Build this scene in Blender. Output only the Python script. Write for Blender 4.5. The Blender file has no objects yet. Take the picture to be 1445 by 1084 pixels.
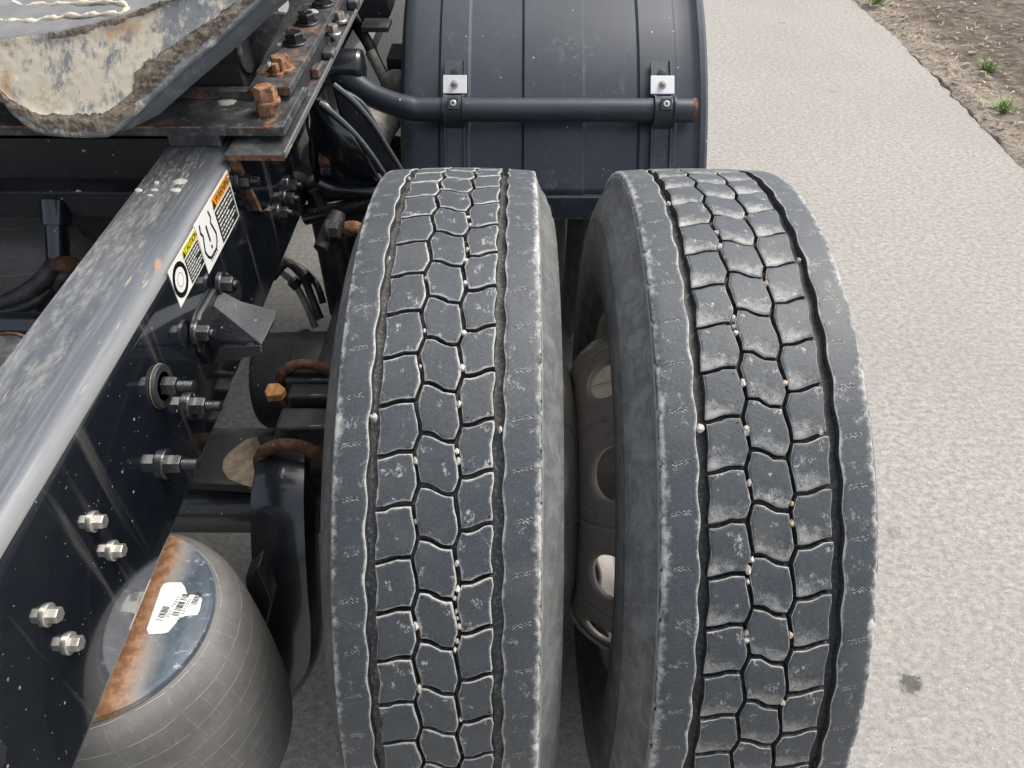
import bpy, bmesh, math, random
from mathutils import Vector, Matrix, noise
R = math.radians
rnd = random.Random(7)
S = bpy.context.scene
COL = S.collection

# ------------------------------------------------------------------ camera
PITCH, YAW = R(42.4), R(0.45)
CAM = Vector((0.0, -0.907, 1.55))
FPX, CX, CY = 1085.0, 722.5, 542.0
cd = bpy.data.cameras.new('camera'); cam = bpy.data.objects.new('camera', cd); COL.objects.link(cam)
cam.location = CAM
cam.rotation_euler = (R(90) - PITCH, 0, YAW)
cd.sensor_fit = 'HORIZONTAL'; cd.sensor_width = 36.0; cd.lens = 36.0 * FPX / 1445.0
cd.clip_start = 0.02; cd.clip_end = 500
S.camera = cam
CM = cam.rotation_euler.to_matrix()

# ------------------------------------------------------------------ world, sun, exposure
SUN_EL, SUN_AZ = R(58), R(60)          # azimuth from +Y towards +X
w = bpy.data.worlds.new('World'); S.world = w; w.use_nodes = True
nt = w.node_tree; nt.nodes.clear()
sky = nt.nodes.new('ShaderNodeTexSky'); sky.sky_type = 'NISHITA'; sky.sun_disc = False
sky.sun_elevation = SUN_EL; sky.sun_rotation = SUN_AZ
sky.air_density = 1.0; sky.dust_density = 4.0; sky.ozone_density = 1.0
hs = nt.nodes.new('ShaderNodeHueSaturation'); hs.inputs['Saturation'].default_value = 0.45
bg = nt.nodes.new('ShaderNodeBackground'); bg.inputs['Strength'].default_value = 0.15
wo = nt.nodes.new('ShaderNodeOutputWorld')
nt.links.new(sky.outputs[0], hs.inputs['Color']); nt.links.new(hs.outputs[0], bg.inputs[0]); nt.links.new(bg.outputs[0], wo.inputs[0])
sl = bpy.data.lights.new('sun', 'SUN'); sl.energy = 1.3; sl.angle = R(25); sl.color = (1.0, 0.96, 0.9)
so = bpy.data.objects.new('sun', sl); COL.objects.link(so)
sd = Vector((math.sin(SUN_AZ) * math.cos(SUN_EL), math.cos(SUN_AZ) * math.cos(SUN_EL), math.sin(SUN_EL)))
so.rotation_euler = sd.to_track_quat('Z', 'Y').to_euler(); so.location = sd * 20
S.view_settings.view_transform = 'Standard'; S.view_settings.look = 'None'
S.view_settings.gamma = 1; S.view_settings.use_curve_mapping = False
S.view_settings.exposure = 0.88

# ------------------------------------------------------------------ helpers: where a sight line meets a plane
def ray(x, y):
    return CM @ Vector(((x - CX) / FPX, -(y - CY) / FPX, -1.0))
def onplane(x, y, p, n):
    d = ray(x, y); n = Vector(n)
    return CAM + d * ((Vector(p) - CAM).dot(n) / d.dot(n))
def onX(x, y, X): return onplane(x, y, (X, 0, 0), (1, 0, 0))
def onY(x, y, Y): return onplane(x, y, (0, Y, 0), (0, 1, 0))
def onZ(x, y, Z): return onplane(x, y, (0, 0, Z), (0, 0, 1))

# ------------------------------------------------------------------ helpers: meshes
class MB:
    def __init__(s): s.v = []; s.f = []; s.uv = None; s.att = None
    def add(s, vs, fs):
        n = len(s.v); s.v += [tuple(v) for v in vs]; s.f += [tuple(i + n for i in f) for f in fs]; return s
    def box(s, a, b, M=None):
        (x0, y0, z0), (x1, y1, z1) = a, b
        vs = [Vector(p) for p in ((x0,y0,z0),(x1,y0,z0),(x1,y1,z0),(x0,y1,z0),(x0,y0,z1),(x1,y0,z1),(x1,y1,z1),(x0,y1,z1))]
        if M: vs = [M @ p for p in vs]
        return s.add(vs, [(0,3,2,1),(4,5,6,7),(0,1,5,4),(1,2,6,5),(2,3,7,6),(3,0,4,7)])
    def prism(s, pts, vec):              # polygon of 3-D points extruded along vec
        n = len(pts); vec = Vector(vec); P = [Vector(p) for p in pts]
        nrm = sum(((P[i] - P[0]).cross(P[(i + 1) % n] - P[0]) for i in range(n)), Vector())
        if nrm.dot(vec) > 0: P.reverse()
        return s.add(P + [p + vec for p in P],
                     [tuple(range(n)), tuple(range(2*n-1, n-1, -1))] + [((i+1) % n, i, i+n, (i+1) % n + n) for i in range(n)])
    def tube(s, path, r, seg=16, cap=True):
        path = [Vector(p) for p in path]; rr = r if isinstance(r, (list, tuple)) else [r] * len(path)
        t0 = (path[1] - path[0]).normalized(); up = Vector((0,0,1)) if abs(t0.z) < .9 else Vector((1,0,0))
        a = t0.cross(up).normalized(); vs = []
        for i, p in enumerate(path):
            t = (path[min(i+1, len(path)-1)] - path[max(i-1, 0)]).normalized()
            a = (a - t * a.dot(t)).normalized(); b = t.cross(a)
            for k in range(seg):
                an = 2*math.pi*k/seg; vs.append(p + (a*math.cos(an) + b*math.sin(an)) * rr[i])
        fs = []
        for i in range(len(path)-1):
            for k in range(seg):
                k2 = (k+1) % seg; fs.append((i*seg+k, i*seg+k2, (i+1)*seg+k2, (i+1)*seg+k))
        if cap:
            fs.append(tuple(range(seg-1, -1, -1))); n = (len(path)-1)*seg; fs.append(tuple(range(n, n+seg)))
        return s.add(vs, fs)
    def lathe(s, prof, seg, o=(0,0,0), axis='Z', closed=False):   # prof: (r, h) pairs
        o = Vector(o); vs = []
        for (r, h) in prof:
            for k in range(seg):
                an = 2*math.pi*k/seg; c, q = r*math.cos(an), r*math.sin(an)
                vs.append(o + (Vector((c, q, h)) if axis == 'Z' else Vector((h, c, q)) if axis == 'X' else Vector((q, h, c))))
        fs = []; m = len(prof)
        for i in range(m if closed else m-1):
            j = (i+1) % m
            for k in range(seg):
                k2 = (k+1) % seg; fs.append((i*seg+k, i*seg+k2, j*seg+k2, j*seg+k))
        return s.add(vs, fs)
    def build(s, name, m, parent=None, smooth=35, bevel=0, bseg=2, recalc=True, solid=0):
        me = bpy.data.meshes.new(name); me.from_pydata(s.v, [], s.f)
        if s.uv:
            uvl = me.uv_layers.new(name='UVMap')
            for li, l in enumerate(me.loops): uvl.data[li].uv = s.uv[l.vertex_index]
        if s.att:
            ca = me.color_attributes.new('wear', 'FLOAT_COLOR', 'POINT')
            for i, c in enumerate(s.att): ca.data[i].color = (c[0], c[1], c[2], 1)
        if recalc or smooth:
            bm = bmesh.new(); bm.from_mesh(me)
            if recalc: bmesh.ops.recalc_face_normals(bm, faces=bm.faces)
            for f in bm.faces: f.smooth = True
            lim = R(smooth)
            for e in bm.edges:
                if len(e.link_faces) == 2 and e.calc_face_angle(0) > lim: e.smooth = False
            bm.to_mesh(me); bm.free()
        me.materials.append(m)
        o = bpy.data.objects.new(name, me); COL.objects.link(o); o.parent = parent
        if solid:
            sm = o.modifiers.new('thickness', 'SOLIDIFY'); sm.thickness = solid; sm.offset = -1
        if bevel:
            bv = o.modifiers.new('edge', 'BEVEL'); bv.width = bevel; bv.segments = bseg; bv.limit_method = 'ANGLE'; bv.angle_limit = R(30); bv.harden_normals = True
        return o

def tag(o, label=None, cat=None, group=None, kind=None):
    for k, v in (('label', label), ('category', cat), ('group', group), ('kind', kind)):
        if v: o[k] = v
    return o

# ------------------------------------------------------------------ helpers: materials
class Mat:
    def __init__(s, name, base, rough=.6, metal=0, spec=.5, coat=0, coat_rough=.1):
        s.m = bpy.data.materials.new(name); s.m.use_nodes = True; s.nt = s.m.node_tree
        s.b = s.nt.nodes['Principled BSDF']
        s.col = s.rgb(base); s.rough = None; s.h = None
        s.b.inputs['Roughness'].default_value = rough; s.b.inputs['Metallic'].default_value = metal
        s.b.inputs['Specular IOR Level'].default_value = spec
        s.b.inputs['Coat Weight'].default_value = coat; s.b.inputs['Coat Roughness'].default_value = coat_rough
        s.r0 = rough; s.pos = s.n('NewGeometry').outputs['Position']
        s.lk(s.col, s.b.inputs['Base Color'])
    def n(s, t): return s.nt.nodes.new('ShaderNode' + t)
    def lk(s, a, b): s.nt.links.new(a, b)
    def rgb(s, c):
        q = s.n('RGB'); q.outputs[0].default_value = (*c, 1); return q.outputs[0]
    def math(s, op, a, b=None, c=None, clamp=False):
        q = s.n('Math'); q.operation = op; q.use_clamp = clamp
        for i, x in enumerate((a, b, c)):
            if x is None: continue
            if isinstance(x, (int, float)): q.inputs[i].default_value = x
            else: s.lk(x, q.inputs[i])
        return q.outputs[0]
    def vec(s, scale=(1,1,1), src=None, rot=(0,0,0), loc=(0,0,0)):
        q = s.n('Mapping'); s.lk(src or s.pos, q.inputs[0]); q.inputs['Scale'].default_value = scale
        q.inputs['Rotation'].default_value = rot; q.inputs['Location'].default_value = loc; return q.outputs[0]
    def noise(s, scale, detail=4, rough=.55, stretch=(1,1,1), src=None, dist=0, rot=(0,0,0), loc=(0,0,0)):
        q = s.n('TexNoise'); q.inputs['Scale'].default_value = scale; q.inputs['Detail'].default_value = detail
        q.inputs['Roughness'].default_value = rough; q.inputs['Distortion'].default_value = dist
        s.lk(s.vec(stretch, src, rot, loc), q.inputs['Vector']); return q.outputs[0]
    def voro(s, scale, feat='F1', stretch=(1,1,1), src=None, rand=1):
        q = s.n('TexVoronoi'); q.feature = feat; q.inputs['Scale'].default_value = scale; q.inputs['Randomness'].default_value = rand
        s.lk(s.vec(stretch, src), q.inputs['Vector']); return q.outputs['Distance']
    def step(s, x, lo, hi, a=0., b=1.):
        q = s.n('MapRange'); q.interpolation_type = 'SMOOTHSTEP'; q.clamp = True
        s.lk(x, q.inputs[0])
        for i, v in zip((1,2,3,4), (lo, hi, a, b)): q.inputs[i].default_value = v
        return q.outputs[0]
    def mix(s, mask, color, fac=1.):
        q = s.n('Mix'); q.data_type = 'RGBA'; q.clamp_factor = True
        if fac != 1.: mask = s.math('MULTIPLY', mask, fac)
        s.lk(mask, q.inputs[0]) if not isinstance(mask, float) else None
        if isinstance(mask, float): q.inputs[0].default_value = mask
        s.lk(s.col, q.inputs[6])
        if isinstance(color, tuple): q.inputs[7].default_value = (*color, 1)
        else: s.lk(color, q.inputs[7])
        s.col = q.outputs[2]; s.lk(s.col, s.b.inputs['Base Color']); return mask
    def roughen(s, mask, val):
        q = s.n('Mix'); q.data_type = 'FLOAT'; s.lk(mask, q.inputs[0])
        if s.rough is None: q.inputs[2].default_value = s.r0
        else: s.lk(s.rough, q.inputs[2])
        q.inputs[3].default_value = val; s.rough = q.outputs[0]; s.lk(s.rough, s.b.inputs['Roughness'])
    def uncoat(s, mask, top):
        s.lk(s.math('MULTIPLY', s.math('SUBTRACT', 1., mask, clamp=True), top), s.b.inputs['Coat Weight'])
    def bump(s, h, dist, strength=1.):
        q = s.n('Bump'); q.inputs['Distance'].default_value = dist; q.inputs['Strength'].default_value = strength
        s.lk(h, q.inputs['Height'])
        if s.h is not None: s.lk(s.h, q.inputs['Normal'])
        s.h = q.outputs[0]; s.lk(s.h, s.b.inputs['Normal'])
    def attr(s, ch=None):
        q = s.n('Attribute'); q.attribute_name = 'wear'
        if ch is None: return q.outputs['Color']
        p = s.n('SeparateColor'); s.lk(q.outputs['Color'], p.inputs[0]); return p.outputs[ch]
    def uv(s):
        q = s.n('UVMap'); q.uv_map = 'UVMap'; p = s.n('SeparateXYZ'); s.lk(q.outputs[0], p.inputs[0]); return p.outputs[0], p.outputs[1], q.outputs[0]
    def normal_z(s):
        g = s.n('NewGeometry'); p = s.n('SeparateXYZ'); s.lk(g.outputs['Normal'], p.inputs[0]); return p.outputs[2]

CHALK = (.56, .55, .51)
def rubber(name, worn, scuff=.7):
    m = Mat(name, (.033, .040, .046), .50, spec=.5); m.b.inputs['Sheen Weight'].default_value = .35; m.b.inputs['Sheen Roughness'].default_value = .45
    m.mix(m.step(m.noise(30, 6), .35, .75), (.048, .056, .063), .8)
    m.mix(m.step(m.noise(9, 6, .7, loc=(5, 2, 8)), .5, .72), (.095, .089, .077), .5)
    m.mix(m.step(m.noise(420, 3), .45, .75), (.085, .092, .098), .5)
    m.mix(m.step(m.noise(1300, 2), .62, .72), (.24, .24, .23), .5)
    e, tv, tu = m.attr(0), m.attr(1), m.attr(2)
    fine = m.noise(900, 4, .7); mid = m.noise(110, 5, .65)
    # dark groove walls, dusty floors
    wall = m.step(e, 1.4, 1.6); floor_ = m.step(e, 2.4, 2.6)
    e1 = m.math('MULTIPLY', e, m.step(e, 1.3, 1.4, 1., 0.))
    k = m.math('ADD', m.math('MULTIPLY', e1, 1.06), m.math('MULTIPLY_ADD', mid, 1.1, -.55))
    k = m.math('ADD', k, m.math('MULTIPLY_ADD', fine, .8, -.4))
    k = m.math('ADD', k, m.math('MULTIPLY_ADD', m.noise(16, 3, .6, loc=(3, 3, 3)), .9, -.50 if not worn else -.62))
    ch = m.step(k, .38, 1.02)
    m.mix(ch, CHALK, .85)
    if worn:
        t = m.math('ADD', m.math('MULTIPLY', tv, 1.0), m.math('MULTIPLY', m.math('MULTIPLY', tu, -.22), 1.0))
        t = m.math('ADD', t, m.math('MULTIPLY_ADD', mid, .8, -.4))
        t = m.math('ADD', t, m.math('MULTIPLY_ADD', fine, 1.1, -.55))
        t2 = m.step(t, .50, 1.0)
        m.mix(m.math('MULTIPLY', t2, m.step(e, 1.3, 1.4, 1., 0.)), (.50, .485, .44), .62)
    # scuffs on the block faces
    sc = m.math('MULTIPLY', m.step(m.noise(52, 2), .60, .66), m.step(m.noise(330, 6, .8, stretch=(1, .6, .6), dist=.6), .51, .58))
    m.mix(m.math('MULTIPLY', sc, m.step(e, 1.3, 1.4, 1., 0.)), (.5, .5, .47), scuff)
    m.mix(wall, (.030, .030, .030)); m.mix(m.math('MULTIPLY', wall, m.step(m.noise(200, 4), .5, .7)), (.22, .21, .19), .5)
    m.mix(floor_, (.022, .022, .022) if worn else (.05, .049, .046)); m.mix(m.math('MULTIPLY', floor_, m.step(m.noise(260, 4), .48, .7)), (.12, .115, .10) if worn else (.26, .25, .22), .6)
    m.lk(m.math('MULTIPLY', m.step(e, 1.3, 1.4, 1., 0.), .16), m.b.inputs['Sheen Weight'])
    m.roughen(ch, .9)
    m.bump(m.noise(700, 5, .7), .0006, .6); m.bump(mid, .0015, .4)
    return m

def rib_rubber(name, worn, PIT):
    m = rubber(name, worn=False, scuff=.4)
    U, V, uvv = m.uv()
    # zigzag sipe once per pitch: a thin dark line in the rib
    ph = m.math('FRACT', m.math('DIVIDE', V, PIT))
    cell = m.math('FLOOR', m.math('DIVIDE', V, PIT))
    wn = m.n('TexWhiteNoise'); wn.noise_dimensions = '1D'; m.lk(m.math('ADD', cell, m.math('MULTIPLY', m.math('SIGN', U), 77.3)), wn.inputs['W'])
    U2 = m.math('ABSOLUTE', U)
    zig = m.math('PINGPONG', m.math('MULTIPLY', U2, 1.0), .0027)
    line = m.math('ADD', m.math('MULTIPLY', zig, .8), m.math('MULTIPLY', U, .16))
    d = m.math('ABSOLUTE', m.math('SUBTRACT', m.math('MULTIPLY', m.math('SUBTRACT', m.math('MULTIPLY_ADD', wn.outputs[0], .10, ph), .55), PIT), m.math('ADD', line, m.math('MULTIPLY', m.noise(190, 4, .7, src=uvv), .0042))))
    ins = m.math('MULTIPLY', m.step(U2, .0855, .0862), m.step(m.math('MULTIPLY_ADD', wn.outputs[0], .006, U2), .1068, .1062, 0., 1.)) 
    inn = m.math('MULTIPLY', m.step(U2, .0855, .0862), m.math('SUBTRACT', 1., m.step(m.math('MULTIPLY_ADD', wn.outputs[0], .007, U2), .1085, .1092)))
    halo = m.math('MULTIPLY', m.math('SUBTRACT', 1., m.step(d, .0010, .0026)), inn)
    m.mix(m.math('MULTIPLY', halo, m.step(m.noise(350, 4), .4, .6)), CHALK, .6)
    sip = m.math('MULTIPLY', m.math('SUBTRACT', 1., m.step(d, .0005, .0011)), inn)
    m.mix(sip, (.010, .010, .010))
    pn = m.math('ABSOLUTE', m.math('SUBTRACT', ph, .22)); nk = m.math('MULTIPLY', m.step(pn, .022, .035, 1., 0.), m.step(U2, .1158, .1166))
    nk = m.math('MULTIPLY', nk, m.step(wn.outputs[0], .12, .2)); m.mix(nk, (.008, .008, .008))
    m.bump(m.math('SUBTRACT', 1., sip), .001, .8)
    return m

def sidewall_mat(name, warm=0.):
    m = Mat(name, (.105, .108, .107), .65, spec=.35)
    U, V, uvv = m.uv()
    m.mix(m.step(m.noise(22, 7, .72, dist=.8), .40, .66), (.195, .20, .195), .9)
    m.mix(m.step(m.noise(90, 6, .7, stretch=(1, 1, 1)), .5, .72), (.24, .24, .225), .5)
    st = m.noise(60, 5, .7, stretch=(12, .9, 1), src=uvv, dist=.6)
    m.mix(m.step(st, .56, .66), (.045, .046, .046), .45)
    s2 = m.noise(30, 4, .7, stretch=(2, 14, 1), src=uvv, dist=1.2)
    m.mix(m.step(s2, .66, .69), (.26, .255, .235), .55)
    cr = m.voro(9, 'DISTANCE_TO_EDGE', (9, 2.5, 1), uvv)
    m.mix(m.math('MULTIPLY', m.step(cr, .0, .012, 1., 0.), m.step(m.noise(11, 2), .54, .6)), (.015, .015, .015), .8)
    m.mix(m.attr(0), CHALK, .6)
    m.mix(m.step(m.noise(6, 5, .6, loc=(2, 2, 2)), .48, .7), (.17, .155, .125), .35)
    hs_ = m.noise(70, 3, .6, stretch=(9, .5, 1), src=uvv, dist=2.5); m.mix(m.math('MULTIPLY', m.step(hs_, .63, .65), m.step(m.noise(15, 2), .45, .55)), (.33, .33, .31), .5)
    m.bump(m.noise(300, 5, .7), .0008, .5); m.bump(st, .0008, .5)
    return m

def paint(name, base=(.010, .012, .015), dust=.25, rough=.28, coat=.6, streak=None, speck=True, scale=1., lumpy=False):
    m = Mat(name, base, rough, spec=.5, coat=coat, coat_rough=.08)
    nz = m.noise(9*scale, 7, .65)
    dm = m.step(nz, .38, .75); up = m.step(m.normal_z(), .1, .95)
    dd = m.math('MULTIPLY', dm, m.math('MULTIPLY_ADD', up, .75, .25))
    m.mix(dd, (.16, .155, .145), dust)
    m.roughen(m.math('MULTIPLY', dd, min(1., dust*2)), .6)
    if streak:
        st = m.noise(26, 4, .6, stretch=streak, dist=.3)
        k = m.step(st, .55, .70); m.mix(k, (.20, .19, .175), .34); m.roughen(m.math('MULTIPLY', k, .5), .6)
    if speck:
        v = m.voro(55); k = m.math('MULTIPLY', m.step(v, .05, .11, 1., 0.), m.step(m.noise(30, 2), .5, .6))
        m.mix(k, (.55, .53, .48), .8)
        v = m.voro(190); k = m.math('MULTIPLY', m.step(v, .09, .16, 1., 0.), m.step(m.noise(70, 2), .56, .62))
        m.mix(k, (.45, .44, .4), .6)
    m.bump(nz, .002, .12)
    if lumpy: m.bump(m.noise(260, 3, .6), .0016, .7)
    m.uncoat(m.math('MULTIPLY', dd, dust), coat)
    return m

def rustmat(name, bright=1.):
    m = Mat(name, (.16*bright, .078*bright, .045*bright), .85, spec=.2)
    m.mix(m.step(m.noise(60, 5), .4, .65), (.27*bright, .15*bright, .088*bright), .9)
    m.mix(m.step(m.noise(90, 5, .7), .50, .62), (.05, .035, .03), .75)
    m.mix(m.step(m.noise(110, 4), .62, .7), (.45, .33, .22), .5)
    m.bump(m.noise(260, 6, .7), .002, .8)
    return m

# ---- the set of materials
PIT = 2*math.pi*.525/60
M = {}
M['tread'] = rubber('tread_rubber', False)
M['tread_worn'] = rubber('worn_tread_rubber', True)
M['rib'] = rib_rubber('rib_rubber', False, PIT)
M['sidewall'] = sidewall_mat('sidewall_rubber')
M['black'] = paint('black_chassis_paint', (.008, .011, .015), dust=.16)
M['cast'] = paint('black_cast_iron', (.014, .016, .019), dust=.5, rough=.4, coat=.5, lumpy=True)
M['cast_pale'] = paint('pale_cast_iron', (.06, .064, .068), dust=.7, rough=.38, coat=.6, lumpy=True)  # bracket wings: sky gloss put into the paler base colour, plus dust
M['nut'] = paint('black_nut_paint', (.012, .013, .015), dust=.2, rough=.3, coat=.5, lumpy=True)
M['web'] = paint('rail_web_paint', (.006, .008, .012), dust=.07, rough=.12, coat=.9, streak=(1, 1, .06), scale=.6); M['web'].b.inputs['Coat IOR'].default_value = 1.85; M['web'].b.inputs['Coat Roughness'].default_value = .05
M['matte'] = paint('dull_black_steel', (.016, .017, .018), dust=.32, rough=.6, coat=0)
M['shadow_steel'] = paint('grimy_axle_steel', (.022, .021, .02), dust=.6, rough=.7, coat=0, speck=False)
M['rust'] = rustmat('rusty_steel'); M['rust_dark'] = rustmat('brown_rusty_steel', .55); M['rust_bright'] = rustmat('orange_rusty_steel', 1.55)

m = Mat('rail_flange_paint', (.062, .067, .072), .38, spec=.5, coat=.5, coat_rough=.2)   # scuffed top flange
g = m.noise(14, 6, .7, stretch=(6, .4, 1))
m.mix(m.step(g, .35, .7), (.115, .12, .122), .9)
m.mix(m.step(m.noise(26, 7, .75, stretch=(5, .35, 1), loc=(3, 1, 0)), .50, .70), (.19, .191, .185), .8)
px_ = m.n('SeparateXYZ'); m.lk(m.pos, px_.inputs[0]); fold = m.step(px_.outputs[0], -.422, -.414); flat = m.math('SUBTRACT', 1., fold)
m.mix(fold, (.085, .093, .105), .75)
m.mix(m.math('MULTIPLY', fold, m.step(m.noise(60, 5, .6, stretch=(5, .12, 2)), .48, .68)), (.155, .163, .172), .7)
m.mix(m.step(m.math('ADD', px_.outputs[0], m.math('MULTIPLY', m.noise(30, 4), .004)), -.389, -.3845), (.22, .215, .20), .5)
k = m.math('MULTIPLY', m.step(m.noise(8, 3, loc=(1, 4, 2)), .52, .62), m.step(m.noise(110, 6, .75, stretch=(2.2, .5, 1)), .53, .60))
m.mix(m.math('MULTIPLY', k, flat), (.42, .39, .32), .65)
k = m.math('MULTIPLY', m.step(m.noise(60, 4, .6, stretch=(4, .25, 1), loc=(2, 1, 7)), .62, .68), m.step(m.noise(9, 2, loc=(4, 4, 2)), .5, .58)); m.mix(k, (.40, .32, .20), .7)
k = m.math('MULTIPLY', m.step(m.noise(7, 2, loc=(7, 2, 2)), .57, .62), m.step(m.noise(40, 4, stretch=(3, .7, 1)), .53, .60))
m.mix(k, (.34, .17, .08), .8)
m.mix(m.math('MULTIPLY', flat, m.step(m.noise(75, 7, .8, stretch=(1.6, .5, 1), loc=(6, 6, 1)), .47, .62)), (.27, .262, .235), .55)
m.mix(m.math('MULTIPLY', flat, m.step(m.noise(45, 6, .75, stretch=(3, .4, 1), loc=(9, 2, 1)), .52, .60)), (.06, .062, .065), .5)
m.mix(m.step(m.voro(160), .06, .1, 1., 0.), (.04, .04, .045), .6)
m.bump(g, .001, .4); M['flange'] = m

m = Mat('worn_plate_paint', (.035, .037, .04), .45, spec=.5, coat=.2)                        # plates under the fifth wheel
m.mix(m.step(m.noise(28, 7, .7), .42, .7), (.13, .13, .13), .8)
m.mix(m.step(m.noise(60, 7, .75, loc=(2, 2, 2)), .54, .68), (.30, .29, .265), .6)
m.mix(m.math('MULTIPLY', m.step(m.noise(16, 4, loc=(5, 5, 1)), .56, .64), m.step(m.noise(80, 4), .45, .6)), (.26, .12, .06), .8)
m.bump(m.noise(120, 6), .001, .4); M['plate'] = m

m = Mat('mudguard_plastic', (.027, .034, .043), .38, spec=.5)
m.mix(m.step(m.noise(6, 6, .65), .35, .75), (.041, .050, .062), .9)
m.mix(m.step(m.noise(25, 7, .75, stretch=(1.2, .6, .6)), .55, .75), (.085, .092, .10), .5)
v = m.voro(34); k = m.math('MULTIPLY', m.step(v, .03, .075, 1., 0.), m.step(m.noise(8, 2), .44, .54)); m.mix(k, (.6, .6, .58), .9)
k = m.math('MULTIPLY', m.step(m.noise(5, 4, .6, loc=(3, 3, 9)), .52, .66), m.step(m.noise(70, 7, .8), .50, .62)); m.mix(k, (.16, .17, .175), .55)
k = m.step(m.noise(40, 6, .8, stretch=(4, .3, .3), loc=(1, 2, 3)), .60, .72); m.mix(k, (.12, .125, .128), .4)
v = m.voro(120); k = m.math('MULTIPLY', m.step(v, .06, .16, 1., 0.), m.step(m.noise(40, 2), .56, .62)); m.mix(k, (.3, .31, .32), .6)
m.bump(m.noise(500, 3), .0005, .3); M['guard'] = m

m = Mat('asphalt', (.225, .215, .195), .9, spec=.2)
b1 = m.noise(62, 7, .78, stretch=(.85, 1.1, 1)); b2 = m.noise(230, 4, .7); b3 = m.noise(1.6, 5, .6)
m.mix(m.step(b1, .37, .62), (.41, .39, .352), .85)
m.mix(m.step(b2, .56, .70), (.52, .50, .46), .55)
m.mix(m.step(b2, .30, .43, 1., 0.), (.13, .127, .12), .65)
m.mix(m.step(b3, .4, .7), (.24, .232, .215), .25)
v_ = m.voro(105); m.mix(m.math('MULTIPLY', m.step(v_, .10, .26, 1., 0.), m.step(m.noise(50, 3), .42, .55)), (.60, .58, .53), .55)
v_ = m.voro(80, stretch=(1, 1.2, 1)); m.mix(m.math('MULTIPLY', m.step(v_, .08, .22, 1., 0.), m.step(m.noise(45, 3, loc=(9, 0, 0)), .48, .6)), (.10, .098, .095), .6)
m.mix(m.step(m.noise(26, 5, .65), .45, .68), (.27, .255, .225), .35)
k = m.math('MULTIPLY', m.step(m.voro(3.1), .06, .09, 1., 0.), m.step(m.noise(60, 3), .42, .6)); m.mix(k, (.10, .10, .10), .45)
_sp = onZ(1285, 964, 0)
dv = m.n('VectorMath'); dv.operation = 'DISTANCE'; m.lk(m.pos, dv.inputs[0]); dv.inputs[1].default_value = tuple(_sp)
k = m.step(m.math('ADD', dv.outputs['Value'], m.math('MULTIPLY', m.noise(30, 5, .7), .10)), .060, .078, 1., 0.); m.mix(k, (.05, .048, .047), .8)
m.mix(m.math('MULTIPLY', m.step(m.noise(.9, 3), .5, .7), m.step(m.noise(40, 4), .4, .6)), (.20, .195, .185), .25)
m.bump(b1, .0024, .6); m.bump(b2, .0015, .7); M['asphalt'] = m

m = Mat('dry_soil', (.14, .112, .088), .95, spec=.15)
a = m.noise(3, 7, .7); b = m.noise(22, 7, .75, stretch=(.6, 1.5, 1))
m.mix(m.step(a, .4, .62), (.065, .053, .046), .85)
m.mix(m.step(b, .45, .65), (.30, .245, .19), .75)
m.mix(m.step(m.noise(80, 4, .7), .6, .7), (.45, .39, .31), .6)
m.mix(m.math('MULTIPLY', m.attr(0), m.step(m.noise(35, 6, .75), .38, .55)), (.40, .35, .28), .85)
m.bump(b, .02, .9); m.bump(m.noise(90, 5), .008, .8); M['soil'] = m

m = Mat('bellows_rubber', (.125, .121, .113), .55, spec=.35)
U, V, uvv = m.uv()
m.mix(m.step(m.noise(18, 6, .65), .35, .7), (.175, .17, .157), .8)
m.mix(m.step(m.noise(9, 6, .7, src=uvv, stretch=(6, 2, 1)), .5, .75), (.25, .24, .22), .4)
l1 = m.math('ABSOLUTE', m.math('SUBTRACT', m.math('FRACT', m.math('ADD', m.math('MULTIPLY', V, 9.), m.math('MULTIPLY', m.noise(5, 2, src=uvv), .35))), .5))
l2 = m.math('ABSOLUTE', m.math('SUBTRACT', m.math('FRACT', m.math('ADD', m.math('MULTIPLY', U, 19.), m.math('MULTIPLY', V, 1.6))), .5))
k1 = m.math('MULTIPLY', m.step(l1, .012, .03, 1., 0.), m.step(m.noise(4, 2, src=uvv, stretch=(5, 2, 1)), .35, .5))
k2 = m.math('MULTIPLY', m.step(l2, .006, .014, 1., 0.), m.step(m.noise(3, 2, src=uvv, stretch=(4, 3, 1), loc=(4, 0, 0)), .45, .55))
m.mix(k1, (.34, .33, .30), .8); m.mix(k2, (.34, .33, .30), .5)
m.mix(m.step(m.noise(5, 5, .65, loc=(2, 7, 1)), .5, .7), (.12, .115, .105), .45)
m.mix(m.step(m.voro(75), .03, .06, 1., 0.), (.02, .02, .02), .9)
m.bump(k1, .0012, .8); m.bump(m.noise(200, 5), .0008, .4); M['bellows'] = m

m = Mat('spring_plate_paint', (.055, .075, .098), .35, spec=.5, coat=.4, coat_rough=.15)
m.mix(m.step(m.noise(30, 6, .7), .4, .7), (.11, .14, .17), .8)
m.mix(m.step(m.noise(70, 7, .75, stretch=(.8, 1.4, 1)), .58, .66), (.5, .52, .52), .6)
p = m.n('SeparateXYZ'); m.lk(m.pos, p.inputs[0])
# rust that grew in the wet strip along the rail's foot
dx = m.math('ADD', p.outputs[0], m.math('MULTIPLY', m.noise(10, 5, .65), .05))
rs = m.step(dx, -.378, -.354, 1., 0.)
m.mix(m.step(dx, -.368, -.336, 1., 0.), (.40, .37, .32), .7)
q = m.n('Mix'); q.data_type = 'RGBA'; m.lk(m.step(m.noise(80, 6, .7), .42, .6), q.inputs[0]); q.inputs[6].default_value = (.20, .085, .035, 1); q.inputs[7].default_value = (.36, .185, .085, 1)
m.mix(rs, q.outputs[2], .95); m.roughen(rs, .85); m.uncoat(rs, .4)
m.bump(m.noise(120, 5), .001, .4); M['spring_plate'] = m

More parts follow.
